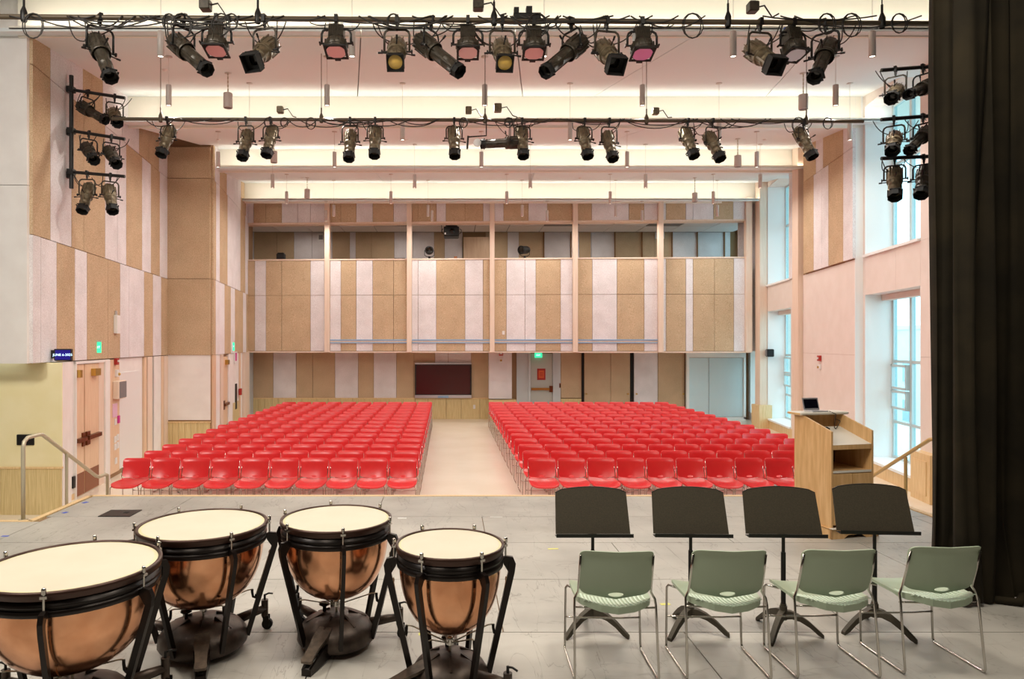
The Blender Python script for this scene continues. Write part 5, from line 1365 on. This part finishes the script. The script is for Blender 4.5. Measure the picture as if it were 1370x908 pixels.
MB().box((0, 0, 0), (0.29, 0.006, 0.40)).build('sheet', 'red_sign', ps)
MB().box((0, -0.004, 0), (0.19, 0.004, 0.27)).build('printed_field', 'orange', ps)
for k in range(3): MB().box((0, -0.007, 0.05-0.05*k), (0.12, 0.003, 0.02)).build('printed_line', 'red_sign', ps)
plain('card_reader', 'dark card reader on frame right of the grey back door', 'card reader', 749.3, 515.5, YB-0.02, 0.05, 0.16, 0.05, 'brown_plate', (('reader_face', (0, -0.03, 0), (0.03, 0.006, 0.1), 'black'),))

# balcony items
pj = thing('projector', 'black projector hung in the third balcony opening', 'projector', W(604, 311, 23.3))
MB().box((0, 0, 0), (0.52, 0.6, 0.34), bev=0.03).build('projector_body', 'black', pj)
MB().box((0, 0.02, 0.21), (0.40, 0.4, 0.10)).build('mount_plate', 'black_matte', pj)
MB().cyl((0.02, -0.30, 0.0), (0.02, -0.36, 0.0), 0.10, 18).build('lens_ring', 'black_matte', pj)
MB().lathe([(0.08, 0.0), (0.001, 0.03)], 16, 0, (0.02, -0.36, 0), Matrix.Rotation(PI/2, 3, 'X')).build('lens', 'lens_dark', pj)
MB().box((-0.21, -0.302, -0.08), (0.05, 0.01, 0.06)).build('indicator', 'plastic_white', pj)
MB().cyl((0, 0.02, 0.25), (0, 0.02, BZ2+0.2-pj.location.z), 0.03, 10).build('ceiling_pole', 'silver', pj)
for s in (-1, 1): MB().tube([(s*0.27, -0.2, -0.08), (s*0.33, -0.2, -0.02), (s*0.33, -0.2, 0.06), (s*0.27, -0.2, 0.10)], 0.012, 6).build('handle', 'black', pj)
def follow_spot(label, px, y, aim):
    t = thing('follow_spot', label, 'spotlight', (X(px, y), y, BZ1+0.025))
    MB().cyl((0, 0, 0), (0, 0, 0.10), 0.04, 10).lathe([(0.09, 0.0), (0.09, 0.015), (0.03, 0.03)], 12).build('stand', 'black', t)
    MB().tube([(-0.16, 0, 0.30), (-0.16, 0, 0.14), (-0.08, 0, 0.09), (0.08, 0, 0.09), (0.16, 0, 0.14), (0.16, 0, 0.30)], 0.012, 6).build('yoke', 'black', t)
    q = Vector(aim).to_track_quat('-Z', 'Y').to_euler()
    b = MB().lathe([(0.002, 0.20), (0.10, 0.18), (0.13, 0.08), (0.135, -0.16), (0.145, -0.17), (0.145, -0.2), (0.11, -0.2)], 16).build('lamp_housing', 'black', t, (0, 0, 0.30), q)
    MB().lathe([(0.11, -0.17), (0.001, -0.15)], 16).build('lens', 'lens_dark', b)
    return t
follow_spot('black spotlight on the balcony ledge below the projector, round face', 574.5, 22.62, (0, -0.9, -0.1))
follow_spot('black spotlight on the balcony ledge in fourth opening', 702, 22.5, (-0.6, -0.6, -0.1))
plain('speaker_dome', 'black rounded unit on the ledge of first balcony opening', 'monitor', 376, 343.5, 22.78, 0.27, 0.20, 0.2, 'black', (('cap', (0, 0, 0.11), (0.2, 0.16, 0.04), 'black'),))
plain('mixing_desk', 'flat black device on ledge of second balcony opening', 'device', 535, 346.2, 22.72, 0.36, 0.05, 0.15, 'black')
plain('small_box', 'small orange wooden box on ledge in third balcony opening', 'box', 609.5, 344.5, 22.66, 0.11, 0.08, 0.1, 'brown_plate')
def frame_unit(label, px, py, w, h):
    t = thing('wall_grille', label, 'grille', W(px, py, YI-0.02))
    MB().box((0, 0, 0), (w, 0.05, h)).build('grille_frame', 'plastic_white', t); MB().box((0, -0.03, 0), (w*0.62, 0.01, h*0.62)).build('grille_mesh', 'vent', t)
frame_unit('white framed square grille in the first balcony opening', 429.5, 317.5, 0.25, 0.27)
frame_unit('white framed square grille behind the fifth balcony column', 882.5, 313.5, 0.34, 0.32)

# right wall items
def rbox(name, label, cat, px, py, y, w, h, d, m, off, kids=()):
    "box on the right wall: w along the wall"
    p = Rl(y, off); ang = math.atan2(1, 0.19)
    t = thing(name, label, cat, (p.x, p.y, Zh(py, y)), ang-PI/2)
    MB().box((-d/2, 0, 0), (d, w, h), bev=min(w, h, d)*0.1).build(name+'_body', m, t)
    for nm, c, s, mm in kids: MB().box(c, s).build(nm, mm, t)
    return t
rbox('fire_alarm_strobe', 'dark red fire alarm strobe on the blush right wall', 'fire alarm', 1106, 479, 16.35, 0.14, 0.13, 0.06, 'red_sign', OB, (('strobe_lens', (-0.07, 0, 0), (0.02, 0.08, 0.05), 'plastic_white'),))
rbox('beacon', 'small white beacon under the right wall strobe', 'beacon', 1106.5, 490.5, 16.35, 0.10, 0.12, 0.05, 'plastic_white', OB, (('amber_dome', (-0.06, 0, -0.01), (0.03, 0.04, 0.05), 'brass'),))
rbox('wall_speaker', 'small black wall unit at the right end of balcony', 'speaker', 1010, 472, 21.3, 0.22, 0.24, 0.20, 'black', 0.12, (('speaker_face', (-0.21, 0, 0), (0.02, 0.16, 0.18), 'vent'),))
rbox('card_reader', 'small dark plate on right end wall above the unit', 'wall plate', 1014, 443, 22.6, 0.10, 0.20, 0.03, 'vent', 0.02)
